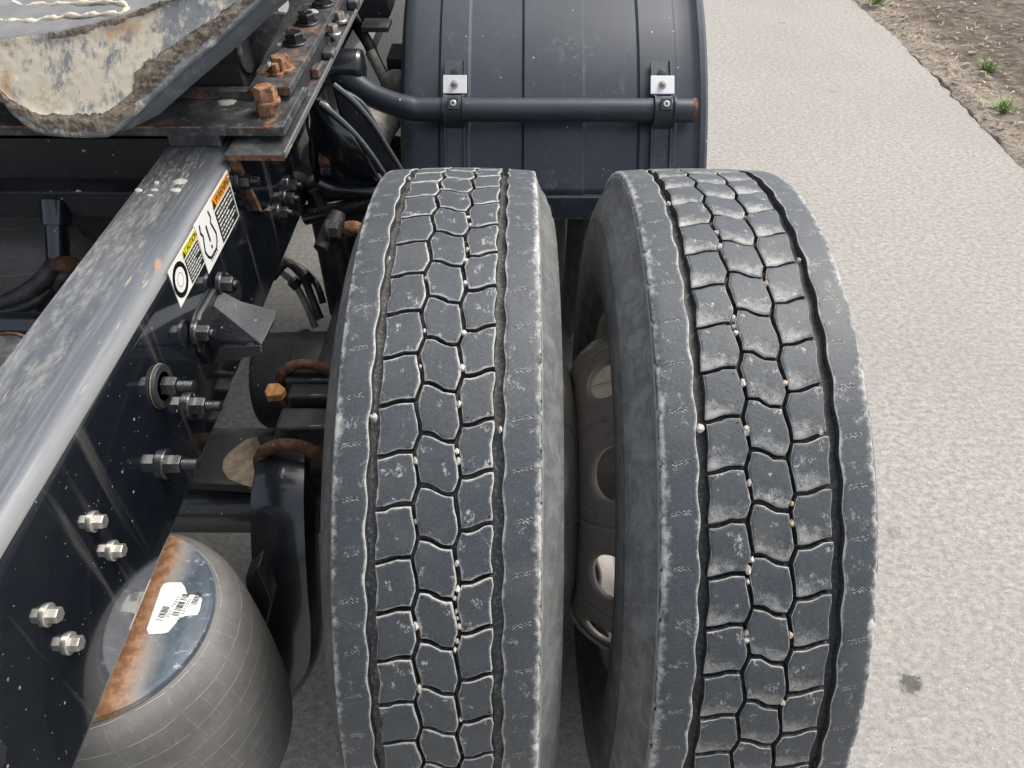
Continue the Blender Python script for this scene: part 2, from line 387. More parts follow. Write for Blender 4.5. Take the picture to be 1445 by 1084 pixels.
m = Mat('wheel_steel', (.29, .265, .235), .45, metal=.3, spec=.5)
m.mix(m.step(m.noise(12, 6, .65), .4, .7), (.32, .295, .26), .7)
m.mix(m.step(m.noise(40, 6, .7), .55, .7), (.16, .135, .11), .6)
m.mix(m.step(m.noise(24, 4, .7, stretch=(1, 5, .7)), .66, .7), (.5, .49, .46), .6)
m.bump(m.noise(200, 5), .001, .4); M['wheel'] = m

m = Mat('bare_rim_metal', (.50, .475, .43), .45, metal=.2); m.mix(m.step(m.noise(20, 6, .7), .45, .7), (.66, .64, .59), .7); m.mix(m.step(m.noise(60, 6, .7), .58, .7), (.28, .24, .19), .6); M['rim'] = m
m = Mat('zinc_plate', (.62, .62, .60), .45, metal=.4); m.mix(m.step(m.noise(300, 4), .4, .7), (.75, .75, .73), .6); M['zinc'] = m
m = Mat('bolt_zinc', (.50, .48, .43), .35, metal=.8); m.mix(m.step(m.noise(150, 4), .5, .7), (.30, .27, .22), .6); M['bolt'] = m
m = Mat('white_label', (.74, .73, .68), .45); m.mix(m.step(m.noise(120, 4), .6, .75), (.5, .48, .42), .4); M['white'] = m
m = Mat('label_black', (.02, .02, .022), .45); M['ink'] = m
m = Mat('label_yellow', (.72, .62, .03), .45); M['yellow'] = m
m = Mat('label_orange', (.80, .33, .03), .45); M['orange'] = m
m = Mat('ochre_scale', (.45, .22, .07), .9); m.mix(m.step(m.noise(90, 5), .4, .65), (.22, .11, .05), .8); m.bump(m.noise(200, 5), .002, .7); M['ochre'] = m
m = Mat('pebble', (.38, .34, .29), .8); m.mix(m.step(m.noise(90, 3), .4, .6), (.66, .61, .56), .85); M['pebble'] = m
m = Mat('tan_pebble', (.40, .29, .20), .75); m.mix(m.step(m.noise(120, 3), .4, .6), (.55, .43, .32), .8); M['pebble_tan'] = m
m = Mat('grass_blade', (.12, .21, .04), .6); m.mix(m.step(m.noise(30, 2), .4, .6), (.22, .30, .08), .7); M['grass'] = m
m = Mat('straw', (.42, .33, .21), .8); m.mix(m.step(m.noise(6, 2), .4, .6), (.60, .50, .34), .8); M['straw'] = m
m = Mat('tan_mud', (.15, .12, .085), .95, spec=.1); m.mix(m.step(m.noise(60, 5), .4, .6), (.22, .18, .13), .8); m.bump(m.noise(150, 5), .003, .8); M['mud'] = m
m = Mat('bird_lime', (.46, .44, .38), .8); m.mix(m.step(m.noise(260, 5, .7), .45, .6), (.25, .25, .24), .8); m.bump(m.noise(200, 4), .002, .6); M['lime'] = m
m = Mat('grease_bead', (.58, .50, .36), .55, spec=.5); m.mix(m.step(m.noise(70, 5, .7), .42, .62), (.70, .64, .50), .8)
m.mix(m.step(m.noise(110, 4, .7, loc=(3, 0, 0)), .6, .7), (.36, .24, .16), .6); m.bump(m.noise(90, 5), .004, .8); M['bead'] = m
m = Mat('hose_rubber', (.02, .02, .02), .5); m.mix(m.step(m.noise(40, 5), .45, .65), (.07, .067, .06), .7); M['hose'] = m
m = Mat('pale_hose', (.28, .26, .23), .6); m.mix(m.step(m.noise(40, 5), .45, .65), (.12, .11, .10), .7); M['pale_hose'] = m

# fifth wheel: greasy grey top, muddy scuffed ramp.  wear = (mud, pale scale, rust)
m = Mat('fifth_wheel_top', (.165, .165, .165), .7, spec=.25)
m.mix(m.step(m.noise(20, 6, .7), .4, .7), (.24, .235, .225), .7); m.mix(m.step(m.noise(60, 6, .7), .62, .72), (.10, .09, .085), .6)
m.bump(m.noise(60, 5), .002, .5); M['fw_top'] = m
m = Mat('fifth_wheel_side', (.055, .063, .07), .4, spec=.5); m.mix(m.step(m.noise(40, 6, .7), .5, .7), (.13, .14, .145), .7); M['fw_side'] = m
m = Mat('fifth_wheel_ramp', (.155, .163, .167), .55, spec=.4)
n1 = m.noise(34, 8, .78, stretch=(1.2, .7, .7)); n2 = m.noise(11, 4, loc=(2, 3, 4))
t = m.math('ADD', n1, m.math('MULTIPLY_ADD', n2, .7, -.35)); t = m.math('ADD', t, m.math('MULTIPLY_ADD', m.noise(150, 5, .75, stretch=(1.5, .5, .5)), .34, -.17)); t = m.math('ADD', t, m.math('MULTIPLY_ADD', m.attr(1), .16, -.10))
m.mix(m.step(t, .43, .58), (.50, .44, .33), .88)
m.mix(m.math('MULTIPLY', m.step(m.noise(9, 5, .6, loc=(4, 1, 6)), .50, .64), m.step(m.noise(90, 6, .75), .45, .6)), (.33, .27, .18), .6)
m.mix(m.step(m.noise(50, 7, .75, loc=(9, 1, 1)), .56, .66), (.58, .56, .50), .7)
m.mix(m.math('MULTIPLY', m.attr(2), m.step(m.noise(30, 5), .4, .6)), (.36, .20, .09), .8)
mud = m.step(m.math('ADD', m.attr(0), m.math('MULTIPLY_ADD', m.noise(90, 5, .7), .7, -.35)), .35, .5)
m.mix(mud, (.155, .122, .092), .95)
m.mix(m.math('MULTIPLY', mud, m.step(m.noise(120, 4), .42, .6)), (.29, .245, .185), .8); m.mix(m.math('MULTIPLY', mud, m.step(m.noise(25, 5, .7, loc=(1, 9, 1)), .50, .62)), (.42, .37, .28), .7); m.roughen(mud, .95)
m.bump(n1, .002, .6); m.bump(m.math('MULTIPLY', mud, m.noise(140, 6, .75)), .008, 1.); M['fw_ramp'] = m
for k in list(M):
    if isinstance(M[k], Mat): M[k] = M[k].m

# ================================================================== ground
ROAD_X = 2.2
def sheet(x0, x1, y0, y1, nx, ny, zf):
    b = MB()
    for j in range(ny + 1):
        for i in range(nx + 1):
            x = x0 + (x1 - x0) * i / nx; y = y0 + (y1 - y0) * j / ny; b.v.append((x, y, zf(x, y)))
    b.f = [(j*(nx+1)+i, j*(nx+1)+i+1, (j+1)*(nx+1)+i+1, (j+1)*(nx+1)+i) for j in range(ny) for i in range(nx)]
    return b
b = MB(); b.box((-150, -150, -.6), (150, 150, -.05)); tag(b.build('ground', M['soil'], smooth=0), kind='structure')
def road_edge(y): return ROAD_X + .02*math.sin(y*2.1) + .025*noise.noise((y*3, 0, 0)) + .022*noise.noise((y*13, 5, 0)) + .012*noise.noise((y*41, 5, 0))
b = MB(); ys = [-150, -60, -20, -8] + [-4 + .03*i for i in range(480)] + [12, 30, 150]
for y in ys: b.v += [(-150, y, 0), (-3, y, 0), (1.0, y, 0), (road_edge(y), y, 0), (road_edge(y)+.012, y, -.02), (road_edge(y)+.02, y, -.06)]
b.f = [(6*j+i, 6*j+i+1, 6*j+i+7, 6*j+i+6) for j in range(len(ys)-1) for i in range(5)]
tag(b.build('road', M['asphalt']), kind='structure')
b = MB(); nx, ny = 150, 220; b.att = []
for j in range(ny + 1):
    y = -2.0 + 8.5 * j / ny
    for i in range(nx + 1):
        t = i / nx; x = road_edge(y) + .006 + 3.2 * t**1.4
        z = -.015 + .03*noise.fractal((x*2.5, y*2.5, 1), 1, 2, 5) + .012*noise.fractal((x*14, y*14, 3), 1, 2, 3) + .035*min(1, t*8)
        if t == 0: z = -.05
        b.v.append((x, y, z)); e = (x - road_edge(y))
        b.att.append((max(0, min(1, (.30 - e)/.2 + .8*noise.noise((x*5, y*5, 0)))), 0, 0))
b.f = [(j*(nx+1)+i, j*(nx+1)+i+1, (j+1)*(nx+1)+i+1, (j+1)*(nx+1)+i) for j in range(ny) for i in range(nx)]
tag(b.build('verge_soil', M['soil'], smooth=80), kind='structure')
def soilz(x, y): return .028 + .03*noise.fractal((x*2.5, y*2.5, 1), 1, 2, 5)
b = MB()
for i in range(1300):
    y = rnd.uniform(-1, 6.3); x = road_edge(y) + .03 + abs(rnd.gauss(0, .35)); z = soilz(x, y) + .004
    a = rnd.uniform(0, math.pi); l = rnd.uniform(.004, .022); wd = rnd.uniform(.0015, .005)
    d = Vector((math.cos(a), math.sin(a), rnd.uniform(-.25, .3))) * l; s_ = Vector((-math.sin(a), math.cos(a), 0)) * wd; c = Vector((x, y, z))
    b.add([c-d-s_, c+d-s_, c+d+s_, c-d+s_, c+Vector((0, 0, wd*1.5))], [(0,1,4),(1,2,4),(2,3,4),(3,0,4)])
tag(b.build('straw_litter', M['straw'], smooth=0, recalc=False), kind='stuff')

def grass_tuft(px_, py_, s, label):
    c = onZ(px_, py_, .03); b = MB()
    for i in range(70):
        a = rnd.uniform(0, 2*math.pi); r0 = rnd.uniform(0, .5)*s; L = rnd.uniform(.5, 1.2)*s; lean = rnd.uniform(.3, 1.1)
        p0 = c + Vector((math.cos(a)*r0, math.sin(a)*r0, -.02)); dr = Vector((math.cos(a)*lean, math.sin(a)*lean, 1)).normalized()
        p1 = p0 + dr*L*.6; p2 = p1 + (dr + Vector((math.cos(a)*.6, math.sin(a)*.6, -.4))).normalized()*L*.5
        sd_ = Vector((-math.sin(a), math.cos(a), 0))*.0028
        b.add([p0-sd_, p0+sd_, p1+sd_*.8, p1-sd_*.8, p2], [(0,1,2,3),(3,2,4)])
    o = b.build('grass_tuft', M['grass'], smooth=0, recalc=False)
    tag(o, label, 'grass tuft', 'small grass tufts growing on the bare verge')
grass_tuft(1417, 153, .085, 'green grass tuft at the photo\'s right edge, nearer of the two beside the path')
grass_tuft(1394, 95, .075, 'green grass tuft further up the soil than the one nearest the path')
grass_tuft(1237, 1, .09, 'low yellowish grass clump right beside the path\'s far edge at the top')

# ================================================================== the truck
truck = bpy.data.objects.new('semi_truck', None); truck.location = (-.8, 0, 0); COL.objects.link(truck)
tag(truck, 'black semi truck chassis with dual rear tyres, frame rail and fifth wheel parked on asphalt', 'truck')
TI = Matrix.Translation((.8, 0, 0))
_build = MB.build
def part(b, name, m, parent=None, label=None, **k):
    o = b.build(name, m, parent or truck, **k)
    o.matrix_parent_inverse = TI if (parent or truck) is truck else Matrix()
    if label: o['label'] = label
    return o
def addcopy(src, name, parent):
    o = src.copy(); COL.objects.link(o); o.parent = parent; o.name = name; return o

# ---------------------------------------------------------------- tyres
RT, GD = 0.525, 0.0115
YC, ZC = -0.049, 0.531
US = 0.936                              # section width
def crown(u): return 0.0045 * (abs(u) / .1175) ** 2.4
def tp(u, v, r, c):                       # point of a tyre: across, along the tread, radius
    th = v / RT; return (c[0] + u, c[1] - r*math.cos(th), c[2] + r*math.sin(th))
def theta_at(px_, py_, X):
    d = ray(px_, py_); o = CAM - Vector((0, YC, ZC)); A = d.y**2 + d.z**2; B = 2*(o.y*d.y + o.z*d.z); C = o.y**2 + o.z**2 - RT**2
    D = B*B - 4*A*C; D = max(D, 0); t = (-B - math.sqrt(D)) / (2*A); p = o + d*t
    return math.atan2(p.z, -p.y)
# outlines of one pitch of the three block rows, millimetres (across, along), from the photo's tread
NP = 60
Pm = 2*math.pi*RT*1000/NP; P0 = 59.97; VS = Pm/P0
RAW = (-55.5, -48.5, -27, -37.0, -18.0, -9.0)
AL, AR, BL_, BR_, CL_, CR_ = [q*VS for q in RAW]
def row_outline(row, dx=0.):
    P_ = P0; AL, AR, BL_, BR_, CL_, CR_ = RAW
    if row == 0:
        top = [(-70, AL), (-64, AL+.3), (-57, AL+1.8), (-50, AL+4.5), (-43, AR-.6), (-35, AR), (-25.8, AR)]
        right = [(-24, AR-12), (-21, AR-26), (-19.2, BL_-P_), (-22.3, BL_-P_-11)]
        left = [(-70, AL-P_+8), (-69, AL-P_+20), (-67.5, AL-P_+32), (-68.5, AL-P_+46)]
    elif row == 1:
        top = [(-19.2, BL_), (-12, BL_-.3), (-6, BL_-1.5), (0, BL_-5.5), (6, BR_+1), (13, BR_), (21, BR_)]
        right = [(22.6, BR_-12), (25.2, BR_-26), (27, CL_-P_), (24.2, CL_-P_-10)]
        left = [(-20.5, AR-P_+0-(-36)), (-24.5, AR+0-12), (-27, AR), (-22.5, AR+11)]
        left = [(-22, BL_-P_+0), ]
        left = [(-21, AR-26), (-24, AR-12), (-25.8, AR), (-22.3, AR+11)]
    else:
        top = [(27, CL_), (34, CL_), (41, CL_+.8), (47, CL_+4), (53, CL_+7.6), (60, CR_), (66, CR_)]
        right = [(66.8, CR_-12), (64.5, CR_-30), (64.2, CR_-44), (65.5, CR_-53)]
        left = [(25.2, BR_-26), (22.6, BR_-12), (21, BR_), (24.2, BR_+10)]
    bot = [(x, y - P_) for (x, y) in reversed(top)]
    pts = top + right + bot + left
    if row == 2 and dx: pts = [(x + dx*max(0, min(1, (x-35)/20)), y) for x, y in pts]
    return [(x, y*VS) for x, y in pts]
def inset(pts, d):
    n = len(pts); out = []
    area = sum(pts[i][0]*pts[(i+1) % n][1] - pts[(i+1) % n][0]*pts[i][1] for i in range(n)); sg = 1 if area > 0 else -1
    for i in range(n):
        p0, p1, p2 = Vector(pts[i-1]), Vector(pts[i]), Vector(pts[(i+1) % n])
        e1 = (p1-p0); e2 = (p2-p1)
        if e1.length < 1e-6: e1 = e2
        if e2.length < 1e-6: e2 = e1
        n1 = Vector((-e1.y, e1.x)).normalized()*sg; n2 = Vector((-e2.y, e2.x)).normalized()*sg
        nn = (n1+n2).normalized(); k = 1/max(.5, nn.dot(n1)); out.append(tuple(p1 + nn*d*k))
    return out
def block_mesh(row, worn, seed):
    rg = random.Random(seed)
    base = row_outline(row, 3.5 if worn else 0)
    jit = [(x + rg.uniform(-.7, .7), y + rg.uniform(-.7, .7)) for x, y in base]
    # subdivide the outline once for a softer edge
    pts = []
    for i in range(len(jit)):
        a, b_ = jit[i], jit[(i+1) % len(jit)]
        pts.append(a)
        if math.dist(a, b_) > 9: pts.append(((a[0]+b_[0])/2 + rg.uniform(-.3, .3), (a[1]+b_[1])/2 + rg.uniform(-.3, .3)))
    ys_ = [p[1] for p in pts]; xs = [p[0] for p in pts]; y1, y0 = max(ys_), min(ys_); x0, x1 = min(xs), max(xs)
    cx, cy = (x0+x1)/2, (y0+y1)/2
    topy = {0: (AL+AR)/2, 1: (BL_+BR_)/2, 2: (CL_+CR_)/2}[row]
    rings = [(1.6, -GD-.001, 2.0), (2.55, -.0013, 1.5), (2.75, -.0010, 1.0), (3.5, -.0001, .66 if not worn else .5), (5.6, 0, .36 if not worn else .22), (8.9, 0, .06)]
    b = MB(); b.att = []
    def height(x, y):
        f = (topy - y) / Pm
        h = 0.
        if worn: h -= .0022 * max(0, (f - .62)/.38)**1.5
        return h
    def put(x, y, dr, e):
        f = max(0, min(1, (topy - y)/Pm)); r = RT - crown(x/1000) + dr + (height(x, y) if dr > -GD else 0)
        p = tp(x/1000, y/1000, r, (0, 0, 0)); b.v.append(p); b.att.append((e, f, (x-x0)/(x1-x0)))
    n = len(pts)
    for d, dr, e in rings:
        for (x, y) in inset(pts, d): put(x, y, dr, e)
    # inner grid fan: two shrinking rings and a centre
    last = inset(pts, 8.9)
    for s_ in (.55, .0):
        if s_ > 0:
            for x, y in last: put(cx + (x-cx)*s_, cy + (y-cy)*s_, 0, 0)
        else: put(cx, cy, 0, 0)
    m_ = len(rings) + 1
    for j in range(m_-1):
        for i in range(n):
            i2 = (i+1) % n; b.f.append((j*n+i, j*n+i2, (j+1)*n+i2, (j+1)*n+i))
    c_ = m_*n
    for i in range(n): b.f.append(((m_-1)*n+i, (m_-1)*n+(i+1) % n, c_))
    return b
def shoulder_u(side, v, worn):                 # wavy inner edge of a shoulder rib
    f = (v / (Pm/1000)) % 1.0
    wv = math.sin(2*math.pi*(f + (.05 if side < 0 else .30)))
    return (-.0770 if side < 0 else .0785 if worn else .0745) + .0014*wv

def make_tyre(cx, phase_v, worn, label, detail=True, cy=YC, seed=0):
    c = (cx, cy, ZC)
    HW = .150
    prof = [(.098, .286), (.112, .289), (.122, .300), (.131, .318), (.1345, .322), (.136, .330), (.1445, .352), (.1462, .356), (.1475, .370), (HW, .398), (HW, .415), (.1485, .432),
            (.1465, .446), (.1475, .449), (.1472, .452), (.1440, .455), (.1415, .470), (.1395, .472), (.1345, .485), (.1285, .492), (.1275, .4935), (.1225, .5035), (.1205, .509), (.1192, .5125), (.1185, .5135)]
    NS = NP*6
    b = MB(); b.uv = []; b.att = []
    full = [(-u, r) for u, r in prof] + [(-.1155, .515), (-.074, RT-GD-.001), (-.03, RT-GD-.0006), (.03, RT-GD-.0006), (.074, RT-GD-.001), (.1155, .515)] + [(u, r) for u, r in reversed(prof)]
    # inner side of the carcass closes the section
    full += [(.085, .30), (.12, .40), (.10, .49), (0, .50), (-.10, .49), (-.12, .40), (-.085, .30)]
    L = 0; last = None; nf = len(full)
    for i, (u, r) in enumerate(full):
        if last: L += math.dist(last, (u, r))
        last = (u, r); onfl = abs(u) < .08 and r > .505
        for k in range(NS):
            b.v.append(tp(u, 2*math.pi*RT*k/NS, r, c)); b.uv.append((L, RT*2*math.pi*k/NS))
            edge = 1.0 if (not onfl and abs(u) < .1225 and r > .51) else 0
            b.att.append((2.0 if False else edge * .5, 0, 0) if not onfl else (3., 0, 0))
    fl = []
    for i in range(nf):
        j = (i+1) % nf
        for k in range(NS): b.f.append((i*NS+k, i*NS+(k+1) % NS, j*NS+(k+1) % NS, j*NS+k)); fl.append(1 if (full[i][1] > .505 and full[j][1] > .505 and abs(full[i][0]) < .118 and abs(full[j][0]) < .118) else 0)
    tyre = part(b, 'tyre', M['sidewall'], label=label, smooth=50)
    tyre.data.materials.append(M['tread_worn' if worn else 'tread'])
    for p_, f_ in zip(tyre.data.polygons, fl): p_.material_index = f_
    # shoulder ribs
    for side in (-1, 1):
        rb = MB(); rb.uv = []; rb.att = []; N = NP*(12 if detail else 3); M_ = 10
        rg = random.Random(seed + side)
        for k in range(N):
            v = 2*math.pi*RT*k/N; ui = shoulder_u(side, v - phase_v, worn) if detail else side*.0745
            notch = 1.0 if (detail and ((k + 3) % 12 == 0)) else 0.
            ch = rg.uniform(0, .0010) + notch*.0022
            o1 = side*(.1168 - ch)
            s_ = side
            sec = [(ui + s_*(-.0003), RT-GD-.0015, 1.6), (ui + s_*.0004, RT-crown(ui)-.0012, 1.5), (ui + s_*.0012, RT-crown(ui)-.0001, .75),
                   (ui + s_*.0045, RT-crown(ui+s_*.005), .34), (side*.086, RT-crown(.086), 0), (side*.100, RT-crown(.100), .0), (side*.109, RT-crown(.109), .38),
                   (o1 - s_*.0018, RT-crown(.115)-.0001-notch*.0015, .66), (o1 + s_*.0006, RT-.0058-notch*.004, .80), (side*(.1190 - notch*.002), RT-.0125, .35)]
            for (u, r, e) in sec: rb.v.append(tp(u, v, r, c)); rb.uv.append((u, v - phase_v)); rb.att.append((e, 0, 0))
        # one column per outline point
        rb.f = [(k*M_+i, k*M_+i+1, ((k+1) % N)*M_+i+1, ((k+1) % N)*M_+i) for k in range(N) for i in range(M_-1)]
        part(rb, 'shoulder_rib', M['rib'], tyre, smooth=60)
    if detail:
        for row in range(3):
            meshes = [block_mesh(row, worn, 10*row + s_ + (100 if worn else 0)) for s_ in range(6)]
            protos = []
            for bm_ in meshes:
                o = bm_.build('tread_block', M['tread_worn' if worn else 'tread'], tyre, smooth=60); COL.objects.unlink(o); protos.append(o)
            for k in range(NP):
                o = protos[rnd.randrange(6)].copy(); COL.objects.link(o); o.parent = tyre
                a = (phase_v + k*Pm/1000)/RT
                o.matrix_basis = Matrix.Translation(c) @ Matrix.Rotation(-a, 4, 'X')
            for o in protos: bpy.data.objects.remove(o)
    k_ = US*(1.02 if worn else 1); tyre.scale = (k_, 1, 1); tyre.location = ((1-k_)*cx, 0, 0)
    return tyre
XL, XR = -.0832, .2645
thL = theta_at(530, 645, XL); thR = theta_at(990, 744, XR)
phL = thL*RT - AL/1000; phR = thR*RT - AL/1000
tyre_l = make_tyre(XL, phL, False, 'inner dual tyre with evenly worn tread beside the frame rail', seed=1)
tyre_r = make_tyre(XR, phR, True, 'outer dual tyre on the kerb side with chalky scuffed block edges', seed=2)
# the rest of the running gear that the picture only hints at
for cx_, cy_ in ((XL, 1.17), (XR, 1.17), (-1.60, 0), (-1.97, 0), (-1.60, 1.17), (-1.97, 1.17)):
    make_tyre(cx_, cy_ * 0, False, 'dual tyre hidden under the mudguard' if cy_ and cx_ > -1 else 'tyre on the far side of the truck', detail=False, cy=cy_)

# ---------------------------------------------------------------- wheels
def make_wheel(cx, sgn, cy=YC):
    # sgn = direction in which the disc bulges (towards the twin)
    b = MB(); o = (cx, cy, ZC)
    prof = [(.300, -.122), (.303, -.116), (.290, -.108), (.281, -.095), (.279, 0), (.281, .095), (.290, .108), (.303, .116), (.300, .122), (.286, .119), (.277, .10), (.272, 0), (.277, -.10), (.286, -.119)]
    b.lathe([(r, h) for r, h in prof], 96, o, 'X', closed=True)
    rim = part(b, 'wheel_rim', M['rim'], smooth=50)
    # disc with ten oval hand holes
    dp = [(.110, .1835), (.182, .1835), (.198, .1815), (.214, .175), (.231, .162), (.247, .143), (.261, .118), (.270, .092), (.274, .070)]
    def dprof(t):                      # t in 0..1 along the sloping flank
        pts = dp[1:]; L = [0]
        for i in range(1, len(pts)): L.append(L[-1] + math.dist(pts[i], pts[i-1]))
        q = t*L[-1]
        for i in range(1, len(pts)):
            if q <= L[i] + 1e-9:
                f = (q - L[i-1]) / (L[i]-L[i-1]); return (pts[i-1][0]*(1-f)+pts[i][0]*f, pts[i-1][1]*(1-f)+pts[i][1]*f)
        return pts[-1]
    d = MB(); ND = 10; K = 32; RN = 6
    def pt(s_, t, ang):
        r, h = dprof(t); a = ang + s_*math.pi/ND; return (cx + sgn*h, cy + r*math.cos(a), ZC + r*math.sin(a))
    for q in range(ND):
        ang = 2*math.pi*(q+.5)/ND; base = len(d.v)
        for j in range(RN):
            f = j/(RN-1)
            for k in range(K):
                a = 2*math.pi*(k+.5)/K; cxx, sy = math.cos(a), math.sin(a)
                hx, hy = .50*cxx, .44*sy; m_ = max(abs(cxx), abs(sy)); bx_, by_ = cxx/m_, sy/m_
                s_ = hx*(1-f) + bx_*f; tt = (hy*(1-f) + by_*f)
                d.v.append(pt(s_, .5 + tt*.5 + .04*(1-f), ang))
        for j in range(RN-1):
            for k in range(K):
                k2 = (k+1) % K; d.f.append((base+j*K+k, base+j*K+k2, base+(j+1)*K+k2, base+(j+1)*K+k))
        # the corners of the square sector
        for (sx, ty, k) in ((1, 1, K//8-1), (-1, 1, 3*K//8-1), (-1, -1, 5*K//8-1), (1, -1, 7*K//8-1)):
            n_ = len(d.v); d.v.append(pt(sx, .5+ty*.5, ang)); o_ = base+(RN-1)*K; d.f.append((o_+k, n_, o_+(k+1) % K))
    d.lathe([(.085, sgn*.1835), (.182, sgn*.1835)], 80, (cx, cy, ZC), 'X')
    disc = part(d, 'wheel_disc', M['wheel'], smooth=40, solid=.009)
    for q_ in (rim, disc): q_.scale = (.945, 1, 1); q_.location = ((1-.945)*cx, 0, 0)
    return rim
make_wheel(XR, -1); make_wheel(XL, 1)
b = MB(); b.lathe([(.0, .345), (.10, .345), (.11, .33), (.11, -.25), (.0, -.25)], 40, (.0906, YC, ZC), 'X'); part(b, 'wheel_hub', M['shadow_steel'])
b = MB(); b.lathe([(.19, -.11), (.20, -.10), (.20, .07), (.12, .075), (.12, -.11)], 60, (XL, YC, ZC), 'X', closed=True); part(b, 'brake_drum', M['shadow_steel'])

# ---------------------------------------------------------------- frame rails
XW, ZT, ZB, XF = -.380, 1.085, .850, -.474      # web face, top, foot, inner edge of the flange
def rail(xw, xf, parent=None, label=None):
    s_ = 1 if xw > xf else -1; rr = .024; y0, y1 = -1.3, 4.2; pts = []
    pts.append((xf, ZT-.009)); pts.append((xf, ZT))
    for i in range(9):
        a = R(90 - 90*i/8); pts.append((xw - s_*rr + s_*rr*math.cos(a), ZT - rr + rr*math.sin(a)))
    for i in range(5):
        a = R(-90*i/4); pts.append((xw - s_*.012 + s_*.012*math.cos(a), ZB + .012 + .012*math.sin(a)))
    pts += [(xf, ZB), (xf, ZB+.009), (xw - s_*.012, ZB+.009), (xw-s_*.009, ZB+.012), (xw-s_*.009, ZT-rr), (xw-s_*.014, ZT-.011), (xw-s_*rr, ZT-.009)]
    b = MB(); b.prism([(x, y0, z) for x, z in pts], (0, y1-y0, 0))
    o = part(b, 'frame_rail', M['web'], smooth=40, label=label)
    o.data.materials.append(M['flange'])
    for p in o.data.polygons:
        if p.normal.z > .35 and p.center.z > 1.0: p.material_index = 1
    return o
rail_r = rail(XW, XF, label='kerb side frame rail with scuffed grey top flange and glossy black web')
rail(-1.306, -1.212, label='far side frame rail')

def nut(parent, pos, r=.011, h=.012, wr=.016, mat='black', stud=0., washer_h=.004, rot=None, axis='X', name='bolt', smat=None):
    b = MB(); pos = Vector(pos)
    Q = Matrix.Identity(3) if axis == 'X' else Matrix.Rotation(R(-90), 3, 'Y') if axis == 'Z' else Matrix.Rotation(R(-90), 3, 'Z')
    if axis == 'Z': Q = Matrix(((0, 0, -1), (0, 1, 0), (1, 0, 0)))
    a0 = rnd.uniform(0, 1) if rot is None else rot
    def ring(rad, x, n, ph=0): return [pos + Q @ Vector((x, rad*math.cos(2*math.pi*k/n+ph), rad*math.sin(2*math.pi*k/n+ph))) for k in range(n)]
    def shell(rs, n, ph=0):
        vs = []; [vs.extend(ring(r_, x_, n, ph)) for r_, x_ in rs]; m_ = len(rs)
        fs = [(j*n+k, j*n+(k+1) % n, (j+1)*n+(k+1) % n, (j+1)*n+k) for j in range(m_-1) for k in range(n)]
        fs.append(tuple(range((m_-1)*n, m_*n))); b.add(vs, fs)
    if wr: shell([(wr, -.001), (wr, washer_h*.7), (wr-.001, washer_h)], 24)
    shell([(r, washer_h), (r, washer_h+h*.85), (r*.9, washer_h+h)], 6, a0)
    if stud:
        sr = r*.52; rs = []; x = washer_h + h
        while x < washer_h + h + stud: rs += [(sr, x), (sr*1.12, x+.0009)]; x += .0018
        rs += [(sr*.8, x)]; shell(rs, 14)
    return part(b, name, M[smat or mat], parent, smooth=30)
# small zinc flange screws on the rail web
for (x, y) in ((150, 736), (177, 777), (87, 868), (117, 908)):
    p = onX(x, y, XW + .012)
    nut(rail_r, (XW, p.y, p.z), .0068, .008, .0098, 'bolt', washer_h=.003, rot=.3)
    b = MB(); b.box((XW-.001, p.y-.016, p.z+.004), (XW+.004, p.y-.008, p.z+.012))
# black suspension nuts with threaded ends
def bignut(x, y, wr=.0, st=.017, r=.0108, h=.015, e=.018):
    p = onX(x, y, XW + e); q = (XW, p.y, p.z)
    nut(rail_r, q, r, h, r*1.55, 'nut', stud=st, washer_h=.005, rot=.2)
    if wr:
        b = MB(); b.lathe([(0, .005), (wr, .005), (wr+.001, .003), (wr+.001, -.001)], 36, q, 'X'); part(b, 'washer', M['matte'], rail_r, label='large black washer with a rusty rim')
        b = MB(); b.lathe([(wr+.001, .0005), (wr+.0016, .0008), (wr+.001, .0016)], 36, q, 'X'); part(b, 'washer_rim', M['mud'], rail_r)
bignut(249, 545, wr=.023); bignut(289, 573); bignut(255, 655)
bignut(355, 256, st=.012, r=.011, h=.012); nut(rail_r, (XW, *onX(-8, 1070, XW+.02).yz), .012, .018, .020, 'cast', stud=0)
for (x, y) in ((416, 262), (412, 281), (403, 301)):
    bignut(x, y, st=.006, r=.0105, h=.012, e=.012)

# ---- reinforcement plate low on the web (its foot slants up to the right)
def poly(parent, name, mat, px_pts, plane, thick, bevel=.001, label=None, smooth=30):
    P = [onplane(x, y, *plane) for x, y in px_pts]; b = MB(); b.prism(P, Vector(plane[1]).normalized() * -thick)
    return part(b, name, M[mat], parent, bevel=bevel, label=label, smooth=smooth)

# ---- angle iron on top of the rail, outboard flange
ZA = 1.094
ya = onZ(360, 218, ZA).y
ang = MB(); ang.box((XW-.004, ya, ZA-.009), (-.306, 4.1, ZA))
angle = part(ang, 'angle_iron', M['plate'], bevel=.0012, label='steel angle with rusty cut end bolted along the rail')
b = MB(); b.box((XW-.001, ya-.0006, ZA-.0085), (-.3065, ya+.001, ZA-.0008)); part(b, 'cut_end', M['rust'], angle, label='rusty cut end')
b = MB(); Pz = [(XW+.0005, ya+.002, ZA-.009), (XW+.0005, ya+.045, .985), (XW+.0005, ya+.075, .972), (XW+.0005, 4.1, .972), (XW+.0005, 4.1, ZA-.009)]
b.prism(Pz, (.0075, 0, 0)); part(b, 'side_leg', M['web'], angle, bevel=.001)
b = MB(); b.prism([(XW+.009, ya+.001, ZA-.010), (XW+.009, ya+.043, .986), (XW+.009, ya+.053, .980), (XW+.009, ya+.013, ZA-.010)], (-.010, 0, 0)); part(b, 'rusty_edge', M['rust'], angle)
